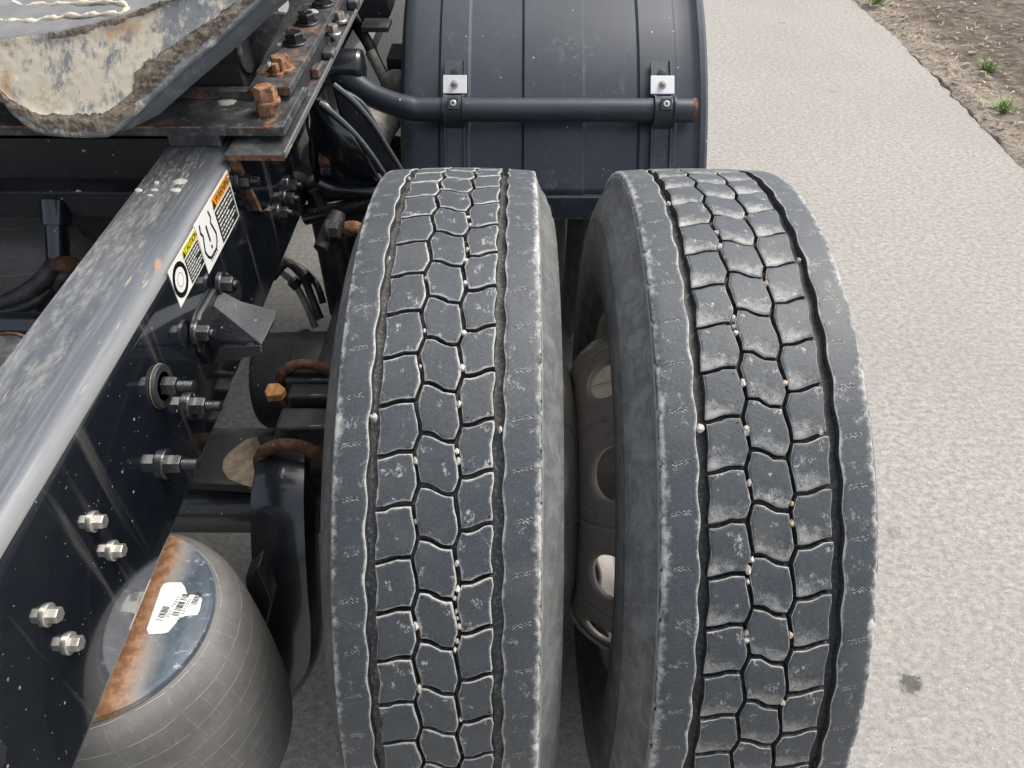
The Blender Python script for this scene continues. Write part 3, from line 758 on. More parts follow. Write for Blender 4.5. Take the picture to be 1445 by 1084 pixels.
# bead of light edge along the outer lip
b = MB(); b.box((-.3065, ya, ZA-.006), (-.3035, 4.1, ZA+.0032)); part(b, 'lip', M['flange'], angle, bevel=.001)
# gusset plate that hangs from the rail towards the axle

# ---------------------------------------------------------------- warning labels on the web
def decal(corners, icon, head, word, name, label):
    XD = XW + .0006; C4 = [onX(x, y, XD) for x, y in corners]      # TL TR BR BL
    TL = C4[0]; ex = (C4[1]-C4[0]); ey = (C4[3]-C4[0])
    W = (ex.length + (C4[2]-C4[3]).length)/2; H = (ey.length + (C4[2]-C4[1]).length)/2
    ux = (ex + (C4[2]-C4[3])).normalized(); uy = Vector((0, ux.z, -ux.y)) if Vector((0, ux.z, -ux.y)).z < 0 else Vector((0, -ux.z, ux.y))
    cen = sum(C4, Vector())/4
    def q(a, c, lift): return cen + ux*((a-.5)*W) + uy*((c-.5)*H) + Vector((lift, 0, 0))
    def rect(b, a0, c0, a1, c1, lift): n = len(b.v); b.v += [tuple(q(a0, c0, lift)), tuple(q(a1, c0, lift)), tuple(q(a1, c1, lift)), tuple(q(a0, c1, lift))]; b.f.append((n, n+1, n+2, n+3))
    b = MB(); b.prism([q(0, 0, 0), q(1, 0, 0), q(1, 1, 0), q(0, 1, 0)], (-.0005, 0, 0)); base = part(b, name, M['white'], rail_r, smooth=0, label=label)
    b = MB(); rect(b, .47, .30, .97, .96, .0002); part(b, 'text_panel', M['ink'], base, smooth=0, recalc=False)
    b = MB(); rect(b, .47, .04, .97, .27, .0002); part(b, 'header_band', M[head], base, smooth=0, recalc=False)
    b = MB()
    for i in range(7):
        a = .50
        while a < .93:
            l = rnd.uniform(.03, .10); rect(b, a, .35+i*.085, min(.94, a+l), .385+i*.085, .0004); a += l + .015
            if i in (6, 3) and a > .78: break
    part(b, 'small_print', M['white'], base, smooth=0, recalc=False)
    b = MB()
    def stroke(pts, wd, lift=.0002):
        for i in range(len(pts)-1):
            A, B_ = Vector(pts[i]), Vector(pts[i+1]); A.x *= W; B_.x *= W; A.y *= H; B_.y *= H; d = (B_-A).normalized(); n_ = Vector((-d.y, d.x))*wd; A -= d*wd*.4; B_ += d*wd*.4
            vs = []
            for v_ in (A-n_, B_-n_, B_+n_, A+n_): vs.append(cen + ux*(v_.x-.5*W) + uy*(v_.y-.5*H) + Vector((lift, 0, 0)))
            b.add(vs, [(0, 1, 2, 3)])
    if icon == 'ring':
        cxy = (.225, .5); rr = .19*W
        stroke([(cxy[0]+rr/W*math.cos(t*math.pi/14), cxy[1]+rr/H*math.sin(t*math.pi/14)) for t in range(29)], .0030)
        stroke([(cxy[0]+rr*.45/W*math.cos(t*math.pi/10), cxy[1]+rr*.45/H*math.sin(t*math.pi/10)) for t in range(21)], .0003)
    else:                                 # tyre section with an exclamation mark
        L = [(.10, .12), (.08, .25), (.11, .35), (.08, .5), (.06, .62), (.09, .75), (.14, .84)]
        stroke(L, .0018); stroke([(.44-x, y) for x, y in L], .0018); stroke([(.14, .84), (.30, .84)], .0018)
        for i in range(5): stroke([(.14+i*.04, .85), (.14+i*.04, .91)], .0010)
        stroke([(.22, .28), (.22, .58)], .0022); stroke([(.22, .68), (.22, .72)], .0022)
    part(b, 'symbol', M['ink'], base, smooth=0, recalc=False)
    fc = bpy.data.curves.new('word', 'FONT'); fc.body = word; fc.size = H*.21; fc.align_x = 'CENTER'; fc.align_y = 'CENTER'
    fo = bpy.data.objects.new('word', fc); COL.objects.link(fo)
    me = bpy.data.meshes.new_from_object(fo); bpy.data.objects.remove(fo)
    wx = max(v.co.x for v in me.vertices) - min(v.co.x for v in me.vertices); k = min(1.3, .44*W/wx)
    o = q(.745, .155, .0006)
    Mx = Matrix.Translation(o) @ Matrix((( ux.x, -uy.x, 1, 0), (ux.y, -uy.y, 0, 0), (ux.z, -uy.z, 0, 0), (0, 0, 0, 1))) @ Matrix.Diagonal((k, 1.1, 1, 1))
    b = MB(); b.v = [tuple(Mx @ v.co) for v in me.vertices]; b.f = [tuple(p.vertices) for p in me.polygons]
    # warning triangle
    a0 = q(.5, .155, .0006)
    part(b, 'lettering', M['ink'], base, smooth=0, recalc=False)
    b = MB(); t = H*.085; a0 = q(.502, .155, .0007); b.add([a0 + uy*t - ux*t, a0 + uy*t + ux*t, a0 - uy*t], [(0, 1, 2)]); part(b, 'triangle', M['ink'], base, smooth=0, recalc=False)
decal([(236, 385), (273, 324), (291, 366), (256, 434)], 'ring', 'yellow', '  CAUTION', 'caution_label', 'white and black caution sticker with yellow heading and ring symbol')
decal([(272, 320), (320, 241), (338, 303), (296, 386)], 'tyre', 'orange', '  WARNING', 'warning_label', 'white and black warning sticker with orange heading and tyre pressure symbol')

# ---------------------------------------------------------------- crossmembers
b = MB(); b.box((-1.25, .19, 1.04), (XF+.01, .36, 1.05)); b.box((-1.25, .19, .975), (XF+.01, .20, 1.05)); b.box((-1.25, .15, .967), (XF+.01, .20, .976)); b.box((-1.25, .152, .930), (XF+.01, .162, .968))
part(b, 'crossmember', M['matte'], bevel=.003, label='wide black channel crossmember between the rails')
b = MB(); b.tube([(-1.22, -.0, .80), (-.46, -.0, .80)], .028, 20); 
pc = onplane(30, 462, (0, 0, .86), (0, 0, 1)); b = MB(); b.tube([(-1.22, pc.y, .86), (-.44, pc.y, .86)], .022, 20)
part(b, 'torque_rod', M['black'], label='black tubular rod crossing under the rail')
for yy in (.75, 1.5):
    b = MB(); b.box((-1.25, yy, .88), (-.46, yy+.12, 1.0)); part(b, 'crossmember', M['matte'], bevel=.004)

# ---------------------------------------------------------------- air spring under the rail
pa, pb, pc_ = onZ(300, 850, .80), onZ(130, 1012, .80), onZ(250, 757, .80)
def circ(a, b_, c_):
    ax, ay, bx_, by_, cx_, cy_ = a.x, a.y, b_.x, b_.y, c_.x, c_.y
    d = 2*(ax*(by_-cy_)+bx_*(cy_-ay)+cx_*(ay-by_))
    ux = ((ax*ax+ay*ay)*(by_-cy_)+(bx_*bx_+by_*by_)*(cy_-ay)+(cx_*cx_+cy_*cy_)*(ay-by_))/d
    uy = ((ax*ax+ay*ay)*(cx_-bx_)+(bx_*bx_+by_*by_)*(ax-cx_)+(cx_*cx_+cy_*cy_)*(bx_-ax))/d
    return ux, uy, math.hypot(ax-ux, ay-uy)
acx, acy, ar = circ(pa, pb, pc_)
print('air spring', acx, acy, ar)
def air_spring(cx, cy, r, zt, label=None):
    b = MB(); b.lathe([(0, 0), (r*.97, 0), (r, -.003), (r, -.011), (r*.9, -.014), (0, -.014)], 96, (cx, cy, zt))
    pl = part(b, 'spring_plate', M['spring_plate'], smooth=30, label='round blue grey plate with a rust streak')
    pr = [(r*.95, -.010), (r+.004, -.014), (r+.014, -.021), (r+.022, -.036), (r+.027, -.060), (r+.030, -.095), (r+.032, -.13), (r+.034, -.17), (r+.035, -.21), (r+.035, -.26), (r+.030, -.31), (r+.008, -.345), (r-.02, -.35), (r-.035, -.33)]
    # smooth the profile
    fine = []
    for i in range(len(pr)-1):
        for t in range(4): fine.append((pr[i][0]+(pr[i+1][0]-pr[i][0])*t/4, pr[i][1]+(pr[i+1][1]-pr[i][1])*t/4))
    fine.append(pr[-1])
    for _ in range(4): fine = [fine[0]] + [((fine[i-1][0]+2*fine[i][0]+fine[i+1][0])/4, (fine[i-1][1]+2*fine[i][1]+fine[i+1][1])/4) for i in range(1, len(fine)-1)] + [fine[-1]]
    b = MB(); N = 96; b.lathe(fine, N, (cx, cy, zt)); b.uv = []
    L = 0
    for i, q in enumerate(fine):
        if i: L += math.dist(q, fine[i-1])
        for k in range(N): b.uv.append((min(k, N-k)/N*2, L*3.6))
    bl = part(b, 'air_bellows', M['bellows'], smooth=60, label=label)
    b = MB(); b.lathe([(r-.02, -.2), (r-.02, -.42), (0, -.42)], 40, (cx, cy, zt)); part(b, 'spring_piston', M['matte'])
    return pl
plate = air_spring(acx, acy, ar, .80, 'grey rubber bellows of the air spring under the rail')
air_spring(-1.24, acy, ar, .80)
b = MB(); b.box((acx-.05, acy-.06, .80), (-.43, acy+.06, .849)); part(b, 'spring_bracket', M['matte'], bevel=.003)
# white barcode label on the plate
ZL = .8008
lab = [(237, 822), (256, 822), (261, 829), (264, 839), (279, 840), (285, 845), (282, 860), (278, 868), (262, 869), (254, 872), (237, 892), (229, 894), (210, 895), (207, 888), (227, 830), (231, 824)]
b = MB(); b.prism([onZ(x, y, ZL) for x, y in lab], (0, 0, -.0005)); lb = part(b, 'barcode_label', M['white'], plate, smooth=0, label='white barcode sticker')
c0, c1 = onZ(222, 880, ZL), onZ(250, 830, ZL); ax = (c1-c0).normalized(); ay = Vector((ax.y, -ax.x, 0)); Lh = (c1-c0).length
if ay.x < 0: ay = -ay
b = MB()
def bars(u0, u1, v0, v1, step, fill):
    u = u0
    while u < u1:
        wd = rnd.uniform(.25, .7)*step; 
        if rnd.random() < fill: vs = [c0 + ax*uu + ay*vv + Vector((0, 0, .0003)) for uu, vv in ((u, v0), (u+wd, v0), (u+wd, v1), (u, v1))]; b.add(vs, [(0, 1, 2, 3)])
        u += step
for v0, v1, a0, a1 in ((-.004, .004, .004, Lh*.5), (.010, .018, .012, Lh*.85), (.024, .031, .028, Lh*.98)): bars(a0, a1, v0, v1, .0016, .9)
for v0 in (.0055, .0075, .0195, .0215): bars(.006, Lh*.8, v0, v0+.0010, .003, .85)
part(b, 'barcode', M['ink'], lb, smooth=0, recalc=False)

# ---------------------------------------------------------------- axle and suspension
b = MB(); b.tube([(-1.75, 0, .51), (-.62, 0, .51), (-.52, 0, .51), (-.10, 0, .51)], [.075, .075, .075, .075], 24)
axle = part(b, 'axle_housing', M['shadow_steel'], label='black drive axle housing')
b = MB(); b.lathe([(0, -.2), (.12, -.18), (.19, -.08), (.20, .0), (.19, .08), (.12, .18), (0, .2)], 32, (-.84, 0, .51), 'Y'); part(b, 'differential', M['shadow_steel'], axle)
# wide black cross beam behind the axle and its flat upper plate with a tan mud patch
A0, A1 = onY(250, 683, -.08), onY(365, 752, -.08)
b = MB(); b.tube([(-1.2, -.08, (A0.z+A1.z)/2), (-.24, -.08, (A0.z+A1.z)/2)], .040, 24); part(b, 'stabiliser_tube', M['cast'], label='black tube crossing behind the axle')
zz = .60; P = [onZ(x, y, zz) for x, y in ((292, 612), (395, 614), (395, 688), (262, 680))]
b = MB(); b.prism(P, (0, 0, -.02)); tp_ = part(b, 'axle_top_plate', M['matte'], bevel=.003)
P = [onZ(328 + 20*math.cos(a)*(1+.1*math.sin(3*a)) + (12*math.sin(-a) if 1 else 0), 652 - 38*math.sin(a), zz+.0012) for a in [2*math.pi*k/28 for k in range(28)]]
P = [onZ(x, y, zz+.0012) for x, y in ((362, 616), (372, 640), (378, 670), (356, 688), (340, 683), (322, 676), (314, 663), (315, 650), (322, 640), (334, 630), (348, 620))]
b = MB(); b.prism(P, (0, 0, -.001)); part(b, 'mud_patch', M['mud'], tp_, smooth=0)
# forged trailing beam: fore-and-aft, box section swept in the Y-Z plane
def beam(path, w0, mat, name, label=None, taper=None):
    b = MB(); n = len(path); sec = 12
    for i, (x, y, z, hw, hh) in enumerate(path):
        p0 = Vector(path[max(i-1, 0)][:3]); p1 = Vector(path[min(i+1, n-1)][:3]); t = (p1-p0).normalized(); sx = Vector((1, 0, 0)); nu = sx.cross(t).normalized()
        cr = .35
        for (a, c_) in ((-1, -cr), (-1, cr), (-.86, .86), (-cr, 1), (cr, 1), (.86, .86), (1, cr), (1, -cr), (.86, -.86), (cr, -1), (-cr, -1), (-.86, -.86)):
            b.v.append(tuple(Vector((x, y, z)) + sx*a*hw + nu*c_*hh))
    for i in range(n-1):
        for k in range(sec): b.f.append((i*sec+k, i*sec+(k+1) % sec, (i+1)*sec+(k+1) % sec, (i+1)*sec+k))
    b.f.append(tuple(range(sec))); b.f.append(tuple(range((n-1)*sec, n*sec)))
    return part(b, name, M[mat], label=label, smooth=40)
def spline(pts, n):
    out = []
    for i in range(len(pts)-1):
        P0, P1, P2, P3 = pts[max(i-1, 0)], pts[i], pts[i+1], pts[min(i+2, len(pts)-1)]
        for k in range(n):
            t = k/n; out.append(tuple(.5*((2*b_)+(-a+c_)*t+(2*a-5*b_+4*c_-d)*t*t+(-a+3*b_-3*c_+d)*t**3) for a, b_, c_, d in zip(P0, P1, P2, P3)))
    out.append(tuple(pts[-1])); return out
XB = -.325
_bq = [(404, 640, .655, .036, .03), (402, 690, .65, .044, .042), (403, 750, .60, .046, .045), (407, 815, .53, .046, .045), (412, 875, .46, .045, .042), (408, 930, .40, .044, .038), (380, 980, .36, .042, .033), (340, 1020, .34, .04, .03)]
bp = spline([(*onZ(x, y, z)[:], hw, hh) for x, y, z, hw, hh in _bq], 5)
arm = beam(bp, 0, 'black', 'trailing_beam', 'thick curved black beam running down behind the axle')
bp2 = spline([(XB-.005, .10, .60, .04, .04), (XB+.0, .25, .62, .036, .035), (XB+.02, .5, .68, .036, .035), (XB+.03, .8, .74, .036, .035)], 4)
beam(bp2, 0, 'matte', 'forward_arm', 'flat black arm running forward from the axle seat')
# axle seat casting between the two rusty U-bolts
b = MB(); b.box((-.40, -.06, .56), (-.28, .09, .635)); b.box((-.385, -.055, .63), (-.30, -.005, .675)); seat = part(b, 'axle_seat', M['cast'], bevel=.008, bseg=3, label='black cast axle seat between the U-bolts')
b = MB(); b.box((-.375, .00, .66), (-.295, .055, .692)); b.box((-.385, .03, .685), (-.275, .065, .70)); part(b, 'saddle', M['cast'], seat, bevel=.006, bseg=3)
p = onZ(386, 549, .70); b = MB(); b.prism([onZ(x, y, .702) for x, y in ((378, 541), (393, 540), (403, 548), (396, 557), (376, 559), (373, 552))], (0, 0, -.014)); part(b, 'cast_tab', M['ochre'], seat, bevel=.002, label='ochre rusty tab')
def ubolt(pxc, py_apex, halfw_px, Z, r, label):
    c = onZ(pxc, py_apex, Z); depth = (c - CAM).dot(ray(CX, CY).normalized()); hw = halfw_px*depth/FPX; path = []
    for i in range(21):
        a = math.pi*i/20; path.append((c.x - hw*math.cos(a), c.y, Z - .055 + .055*math.sin(a)**.8 if 0 < i < 20 else Z-.055))
    path = [(c.x-hw, c.y, Z-.16)] + path + [(c.x+hw, c.y, Z-.16)]
    b = MB(); b.tube(path, r, 14); return part(b, 'axle_clamp_bolt', M['rust_dark'], label=label, smooth=60)
ubolt(405, 628, 48, .715, .0100, 'rusty U-bolt nearest the camera over the beam')
ubolt(430, 514, 42, .72, .0088, 'rusty U-bolt on the far side of the axle seat')
# brake chamber: black drum-like can
c = onplane(425, 540, (0, .2, .60), (0, .7385, -.6743))
b = MB(); ax_ = Vector((-.35, -.55, .55)).normalized()
def capsule(b, c, d, r, L, seg=40):
    d = Vector(d).normalized(); path = []; rr = []
    for t, k in ((-.5, .80), (-.5, .93), (-.44, 1), (-.02, 1), (0, 1.05), (.04, 1.05), (.06, 1), (.42, .98), (.49, .9), (.5, .82)): path.append(Vector(c) + d*L*t + d*1e-4*k); rr.append(r*k)
    b.tube(path, rr, seg)
capsule(b, c + Vector((.0, .03, -.02)), (1, 0, .05), .094, .16); part(b, 'brake_chamber', M['matte'], smooth=40, label='round black brake chamber behind the axle')
# bits low behind the beam
b = MB(); b.prism([onY(x, y, -.33) for x, y in ((345, 818), (365, 800), (385, 850), (375, 890), (350, 870))], (0, .03, 0)); part(b, 'height_bracket', M['cast'], bevel=.004)
b = MB(); b.tube([onZ(362, 885, .35), onZ(392, 845, .40)], .012, 12); part(b, 'link_rod', M['cast'])

# ---------------------------------------------------------------- bump stop bracket on the web
bs = MB()
P1 = [onX(x, y, XW+.006) for x, y in ((322, 384), (333, 392), (342, 405), (338, 500), (300, 514), (284, 498), (279, 470), (285, 442), (303, 410))]
bs.prism(P1, (-.007, 0, 0)); stop = part(bs, 'bump_stop', M['cast'], bevel=.003, label='black wedge shaped bump stop bracket bolted to the rail web')
X1 = XW + .088
T0, T1, T2, T3 = onX(303, 412, XW+.006), onX(336, 428, XW+.02), onX(389, 440, X1), onX(371, 489, X1)
B0 = onX(298, 428, XW+.006); B1 = onX(298, 513, XW+.006); B2 = onX(308, 490, XW+.02)
w1 = MB(); w1.add([T0, B0, onX(390, 436, X1), onX(388, 450, X1), onX(372, 486, X1), onX(366, 491, X1)], [])
a = [onX(311, 409, XW+.006), onX(300, 431, XW+.006), onX(369, 486, X1), onX(388, 449, X1), onX(389, 438, X1-.004), onX(340, 425, XW+.04)]
w1 = MB(); w1.v = [tuple(p) for p in a] + [tuple(p + Vector((-.004, .002, -.010))) for p in a]
w1.f = [(0, 1, 2, 3, 4, 5), (11, 10, 9, 8, 7, 6)] + [(i, (i+1) % 6, (i+1) % 6+6, i+6) for i in range(6)]
part(w1, 'upper_wing', M['cast_pale'], stop, bevel=.0015, smooth=60)
a = [onX(309, 490, XW+.03), onX(369, 487, X1), onX(369, 499, X1), onX(299, 514, XW+.006)]
w2 = MB(); w2.v = [tuple(p) for p in a] + [tuple(p + Vector((-.002, .006, -.006))) for p in a]; w2.f = [(0, 1, 2, 3), (7, 6, 5, 4)] + [(i, (i+1) % 4, (i+1) % 4+4, i+4) for i in range(4)]
part(w2, 'lower_wing', M['cast_pale'], stop, bevel=.0015, smooth=60)
a = [onX(300, 432, XW+.006), onX(369, 486, X1), onX(309, 490, XW+.02), onX(299, 510, XW+.006), onX(288, 480, XW+.006)]
w3 = MB(); w3.v = [tuple(p + Vector((-.002, .004, 0))) for p in a] + [tuple(p + Vector((-.006, .012, -.004))) for p in a]; w3.f = [(0, 1, 2, 3, 4), (9, 8, 7, 6, 5)] + [(i, (i+1) % 5, (i+1) % 5+5, i+5) for i in range(5)]
part(w3, 'web_rib', M['cast'], stop, bevel=.001, smooth=60)
for x, y in ((327, 402), (294, 471)):
    p = onX(x, y, XW+.02); nut(stop, (XW+.006, p.y, p.z), .0105, .012, .0165, 'nut', stud=.004, washer_h=.005, rot=.2)

# ---------------------------------------------------------------- fifth wheel mounting plates
ZP = 1.116
f0, f1 = onZ(190, 178, ZP), onZ(399, 179, ZP)
bk = onZ(300, 122, ZP).y
b = MB(); b.prism([(f0.x-.25, f0.y, ZP), (f1.x, f0.y, ZP), (f1.x, bk, ZP), (f1.x-.045, bk, ZP), (f1.x-.045, bk+.0, ZP), (f0.x-.25, bk, ZP)], (0, 0, -.014))
base = part(b, 'base_plate', M['plate'], bevel=.0015, label='thick flat plate under the fifth wheel ending at the rusty bolt')
b = MB(); b.box((f0.x-.2, f0.y-.0004, ZP-.0025), (f1.x-.006, f0.y+.002, ZP-.0008)); part(b, 'rust_line', M['rust_bright'], base)
b = MB(); b.box((XF+.004, f0.y+.004, ZT+.0005), (XW-.02, f0.y+.2, ZP-.0145)); part(b, 'shim', M['plate'], base, bevel=.001)
zs = 1.135
s0, s1 = onZ(350, 123, zs), onZ(408, 124, zs)
b = MB(); b.box((s0.x, s0.y, zs-.012), (s1.x, 4.0, zs)); strip = part(b, 'bolt_strip', M['plate'], bevel=.0015, label='long narrow plate carrying a row of bolt heads')
b = MB(); b.box((s0.x+.001, s0.y-.0005, zs-.0115), (s1.x-.001, s0.y+.001, zs-.001)); part(b, 'cut_end', M['rust'], strip, label='rusty cut end')
b = MB(); b.box((s0.x+.006, s0.y+.03, ZA), (s1.x-.004, 3.9, zs-.012)); part(b, 'spacer_bar', M['matte'], strip)
b = MB()
for i in range(14): b.box((s1.x-.004, s0.y+.05+i*.085, ZA), (s1.x+.004+.006*(i % 3), s0.y+.08+i*.085, ZA+.012+.005*(i % 2)))
part(b, 'clamp_lugs', M['plate'], strip, bevel=.004)['kind'] = 'stuff'
def topbolt(x, y, z, mat, r=.0145, h=.016, name='bolt', lab=None, wr=.019):
    p = onZ(x, y, z); o = nut(strip, (p.x, p.y, z), r, h, wr, mat, washer_h=.004, axis='Z', rot=.4)
    if lab: o['label'] = lab
    return p
topbolt(398, 99, zs, 'rust_bright', lab='orange rusty bolt head')
p = topbolt(391, 106, zs, 'rust_bright', .006, .012, lab='small rusty stud', wr=.009)
for (x, y), t in (((433, 34), 0), ((455, 8), 0), ((416, 62), 0), ((470, -14), 0), ((484, -34), 0)): topbolt(x, y, zs, 'black', .015, .014)
for i in range(2):
    p = onZ(470+i*9, 40-i*18, ZA+.03); nut(strip, (p.x, p.y, ZA+.02), .009, .012, .012, 'bolt', axis='Z')
p = onZ(379, 160, ZP); nut(base, (p.x, p.y, ZP), .016, .016, .0, 'rust', washer_h=0, axis='Z', rot=.5)['label'] = 'lower rusty nut of the stack'
nut(base, (p.x+.001, p.y+.002, ZP+.016), .0155, .017, .018, 'rust_bright', washer_h=.003, axis='Z', rot=.9)['label'] = 'orange rusty nut at the top of the stack'
def patch(x, y, rx, ry, plane, parent, mat='lime', name='dried_splash', th=.0012, seed=0):
    rg = random.Random(seed + int(x)); ph = [rg.uniform(.75, 1.2) for _ in range(16)]
    c = onplane(x, y, *plane); P = [onplane(x + rx*ph[k]*math.cos(2*math.pi*k/16), y + ry*ph[k]*math.sin(2*math.pi*k/16), *plane) for k in range(16)]
    n_ = Vector(plane[1]).normalized(); b = MB(); b.v = [tuple(q) for q in P] + [tuple(c + (q-c)*.8 + n_*th) for q in P]
    b.f = [(i, (i+1) % 16, (i+1) % 16+16, i+16) for i in range(16)] + [tuple(range(16, 32))]
    o = part(b, name, M[mat], parent, smooth=60); return o
patch(321, 144, 13, 4.5, ((0, 0, ZP), (0, 0, 1)), base); patch(383, 92, 6, 6, ((0, 0, zs), (0, 0, 1)), strip); patch(441, 16, 9, 3, ((0, 0, zs), (0, 0, 1)), strip); patch(396, 63, 6, 2.5, ((0, 0, zs), (0, 0, 1)), strip)
for x, y, rx, ry in ((254, 256, 11, 4), (221, 258, 4, 3), (218, 268, 6, 2), (212, 276, 4, 1.6), (196, 268, 5, 3), (248, 268, 7, 3)): patch(x, y, rx, ry, ((0, 0, ZT), (0, 0, 1)), rail_r, th=.0007)
patch(118, 213, 3, 2, ((0, .19, 0), (0, -1, 0)), None, th=.0005); patch(110, 271, 5, 3, ((0, .152, 0), (0, -1, 0)), None, th=.0005)
# welded pivot housing under the fifth wheel
pv = onZ(300, 95, 1.15)
b = MB(); b.tube([(pv.x-.16, pv.y+.03, 1.17), (pv.x+.045, pv.y+.03, 1.17)], .038, 28); b.box((pv.x-.16, pv.y-.005, ZP), (pv.x+.04, pv.y+.065, 1.165))
part(b, 'pivot_housing', M['matte'], bevel=.002, label='black pivot housing with rust patches under the fifth wheel')
b = MB(); b.prism([onplane(x, y, (0, pv.y+.05, 0), (0, -1, 0)) for x, y in ((350, 112), (358, 20), (372, 18), (402, 20), (392, 45), (366, 95))], (0, .01, 0)); part(b, 'pivot_ear', M['plate'], bevel=.002)
b = MB(); b.tube([(pv.x+.046, pv.y+.03 + .040*math.cos(a), 1.17 + .040*math.sin(a)) for a in [R(180 - 18*k) for k in range(11)]], .004, 8); part(b, 'pivot_rim', M['plate'])
b = MB(); b.box((pv.x-.5, pv.y-.03, ZP), (pv.x+.06, pv.y-.012, ZP+.012)); part(b, 'pivot_base', M['plate'], bevel=.001)

# ---------------------------------------------------------------- fifth wheel with muddy approach ramp
RP0 = Vector((0, -.035, 1.150)); RN = Vector((0, -.78, .62)).normalized()
ramp_plane = (RP0, RN)
# outline of the ramp face, clockwise in the picture from its upper left
top_edge = [(-60, 66), (0, 57), (30, 52), (60, 48), (85, 46), (110, 40), (135, 34), (160, 27), (185, 20), (215, 9), (250, -4), (290, -18), (330, -34), (380, -52)]
bot_edge = [(-60, 150), (2, 143), (14, 160), (30, 174), (48, 186), (66, 191), (95, 193), (125, 194), (150, 193), (163, 186), (180, 172), (219, 134), (261, 97), (307, 58), (337, 31), (361, 8), (398, -24)]
def resample(pl, n):
    L = [0]
    for i in range(1, len(pl)): L.append(L[-1] + math.dist(pl[i], pl[i-1]))
    out = []
    for k in range(n):
        q = L[-1]*k/(n-1); i = max(1, min(len(pl)-1, next((j for j, l in enumerate(L) if l >= q), len(pl)-1)))
        f = (q-L[i-1])/(L[i]-L[i-1]); out.append((pl[i-1][0]*(1-f)+pl[i][0]*f, pl[i-1][1]*(1-f)+pl[i][1]*f))
    return out
NU, NV = 150, 46
te, be = resample(top_edge, NU), resample(bot_edge, NU)
b = MB(); b.att = []; ZTOP = 1.262
grid_top = [onZ(x, y, ZTOP) for x, y in te]
def rampdist(): pass
for j in range(NV):
    f = j/(NV-1)
    for i in range(NU):
        x = te[i][0]*(1-f)+be[i][0]*f; y = te[i][1]*(1-f)+be[i][1]*f
        pt_ = onplane(x, y, *ramp_plane)
        # the right-hand part of the face turns into the side flank
        dt = f*1.0; db = 1-f; q = noise.noise((x*.04, y*.04, 2))
        um = math.exp(-((f-.02)/.05)**2) * (1. if x > 70 else .25)
        band = math.exp(-((f-(.87+.04*q))/.085)**2) if x < 190 else math.exp(-((f-(.76+.05*q))/.17)**2)
        if x < 0: band *= .6
        mud = max(um*(.8+.5*q), band*(.85 + .4*q)); mud = max(0, min(1, mud))
        low = 1. if (f > .90) else 0.
        h = mud*(.0030 + .007*abs(noise.fractal((x*.12, y*.12, 0), 1, 2, 4))) + .0006*noise.noise((x*.1, y*.1, 5))
        roll = -.004*max(0, (f-.965)/.035)**2
        pt_ = pt_ + RN*(h + roll)
        b.v.append(tuple(pt_)); scale = 1. if (x < 215) else .75
        rust_ = math.exp(-((x-8)/10)**2)*1.0 + (.9*math.exp(-((f-.12)/.1)**2) if 150 < x < 225 else 0)
        b.att.append((mud, scale if f < .85 else .0, min(1, rust_)))
b.f = [(j*NU+i, j*NU+i+1, (j+1)*NU+i+1, (j+1)*NU+i) for j in range(NV-1) for i in range(NU-1)]
n0 = len(b.v)
# back side so that the ramp has thickness
for i in range(NU): b.v.append(tuple(Vector(b.v[(NV-1)*NU+i]) + Vector((0, .03, -.002)))); b.att.append((.2, 0, 0))
b.f += [((NV-1)*NU+i, (NV-1)*NU+i+1, n0+i+1, n0+i) for i in range(NU-1)]
n1 = len(b.v)
for i in range(NU): b.v.append(tuple(Vector(b.v[i]) + Vector((0, .04, -.05)))); b.att.append((.2, 0, 0))
b.f += [(n0+i, n0+i+1, n1+i+1, n1+i) for i in range(NU-1)]
fw = part(b, 'fifth_wheel_ramp', M['fw_ramp'], smooth=75, recalc=False, label='mud caked sloping ramp of the fifth wheel with scuffed pale paint')
# grey top plate meeting the ramp
b = MB(); e0 = [Vector(b_) for b_ in [tuple(onplane(x, y, *ramp_plane)) for x, y in te]]
TS = Vector((0, 1, .02)).normalized()
rows = [0, .004, .02, .05, .1, .2, .5, 1.2]; e0x = [e0[0] + Vector((-.6, -.02, -.003))] + e0; NX = NU + 1
for r_ in rows:
    for p in e0x: b.v.append(tuple(Vector((p.x, p.y + r_, p.z + (.0005 if r_ else -.004) + r_*.02 + (.0 if r_ < .1 else 0)))))
b.f = [(j*NX+i, j*NX+i+1, (j+1)*NX+i+1, (j+1)*NX+i) for j in range(len(rows)-1) for i in range(NX-1)]
top = part(b, 'fifth_wheel_plate', M['fw_top'], smooth=60, recalc=False, solid=0, label='grey greasy top of the fifth wheel')
# flank below the right-hand edge
b = MB(); fl = resample([(152, 192), (163, 186), (180, 172), (219, 134), (261, 97), (307, 58), (337, 31), (361, 8), (398, -24)], 24)
for i_, (x, y) in enumerate(fl):
    p = onplane(x, y, *ramp_plane); kk = min(1, i_/5); b.v += [tuple(p + Vector((-.004, .006, .003))), tuple(p + Vector((.007*kk, .006, -.006*kk))), tuple(p + Vector((.009*kk, .008, -.014*kk-.002))), tuple(p + Vector((.0, .03, -.015*kk-.002)))]
b.f = [(4*i+k, 4*i+k+1, 4*i+k+5, 4*i+k+4) for i in range(23) for k in range(3)]
part(b, 'ramp_flank', M['fw_side'], fw, smooth=40, label='clean dark metal lip beside the mud ridge')
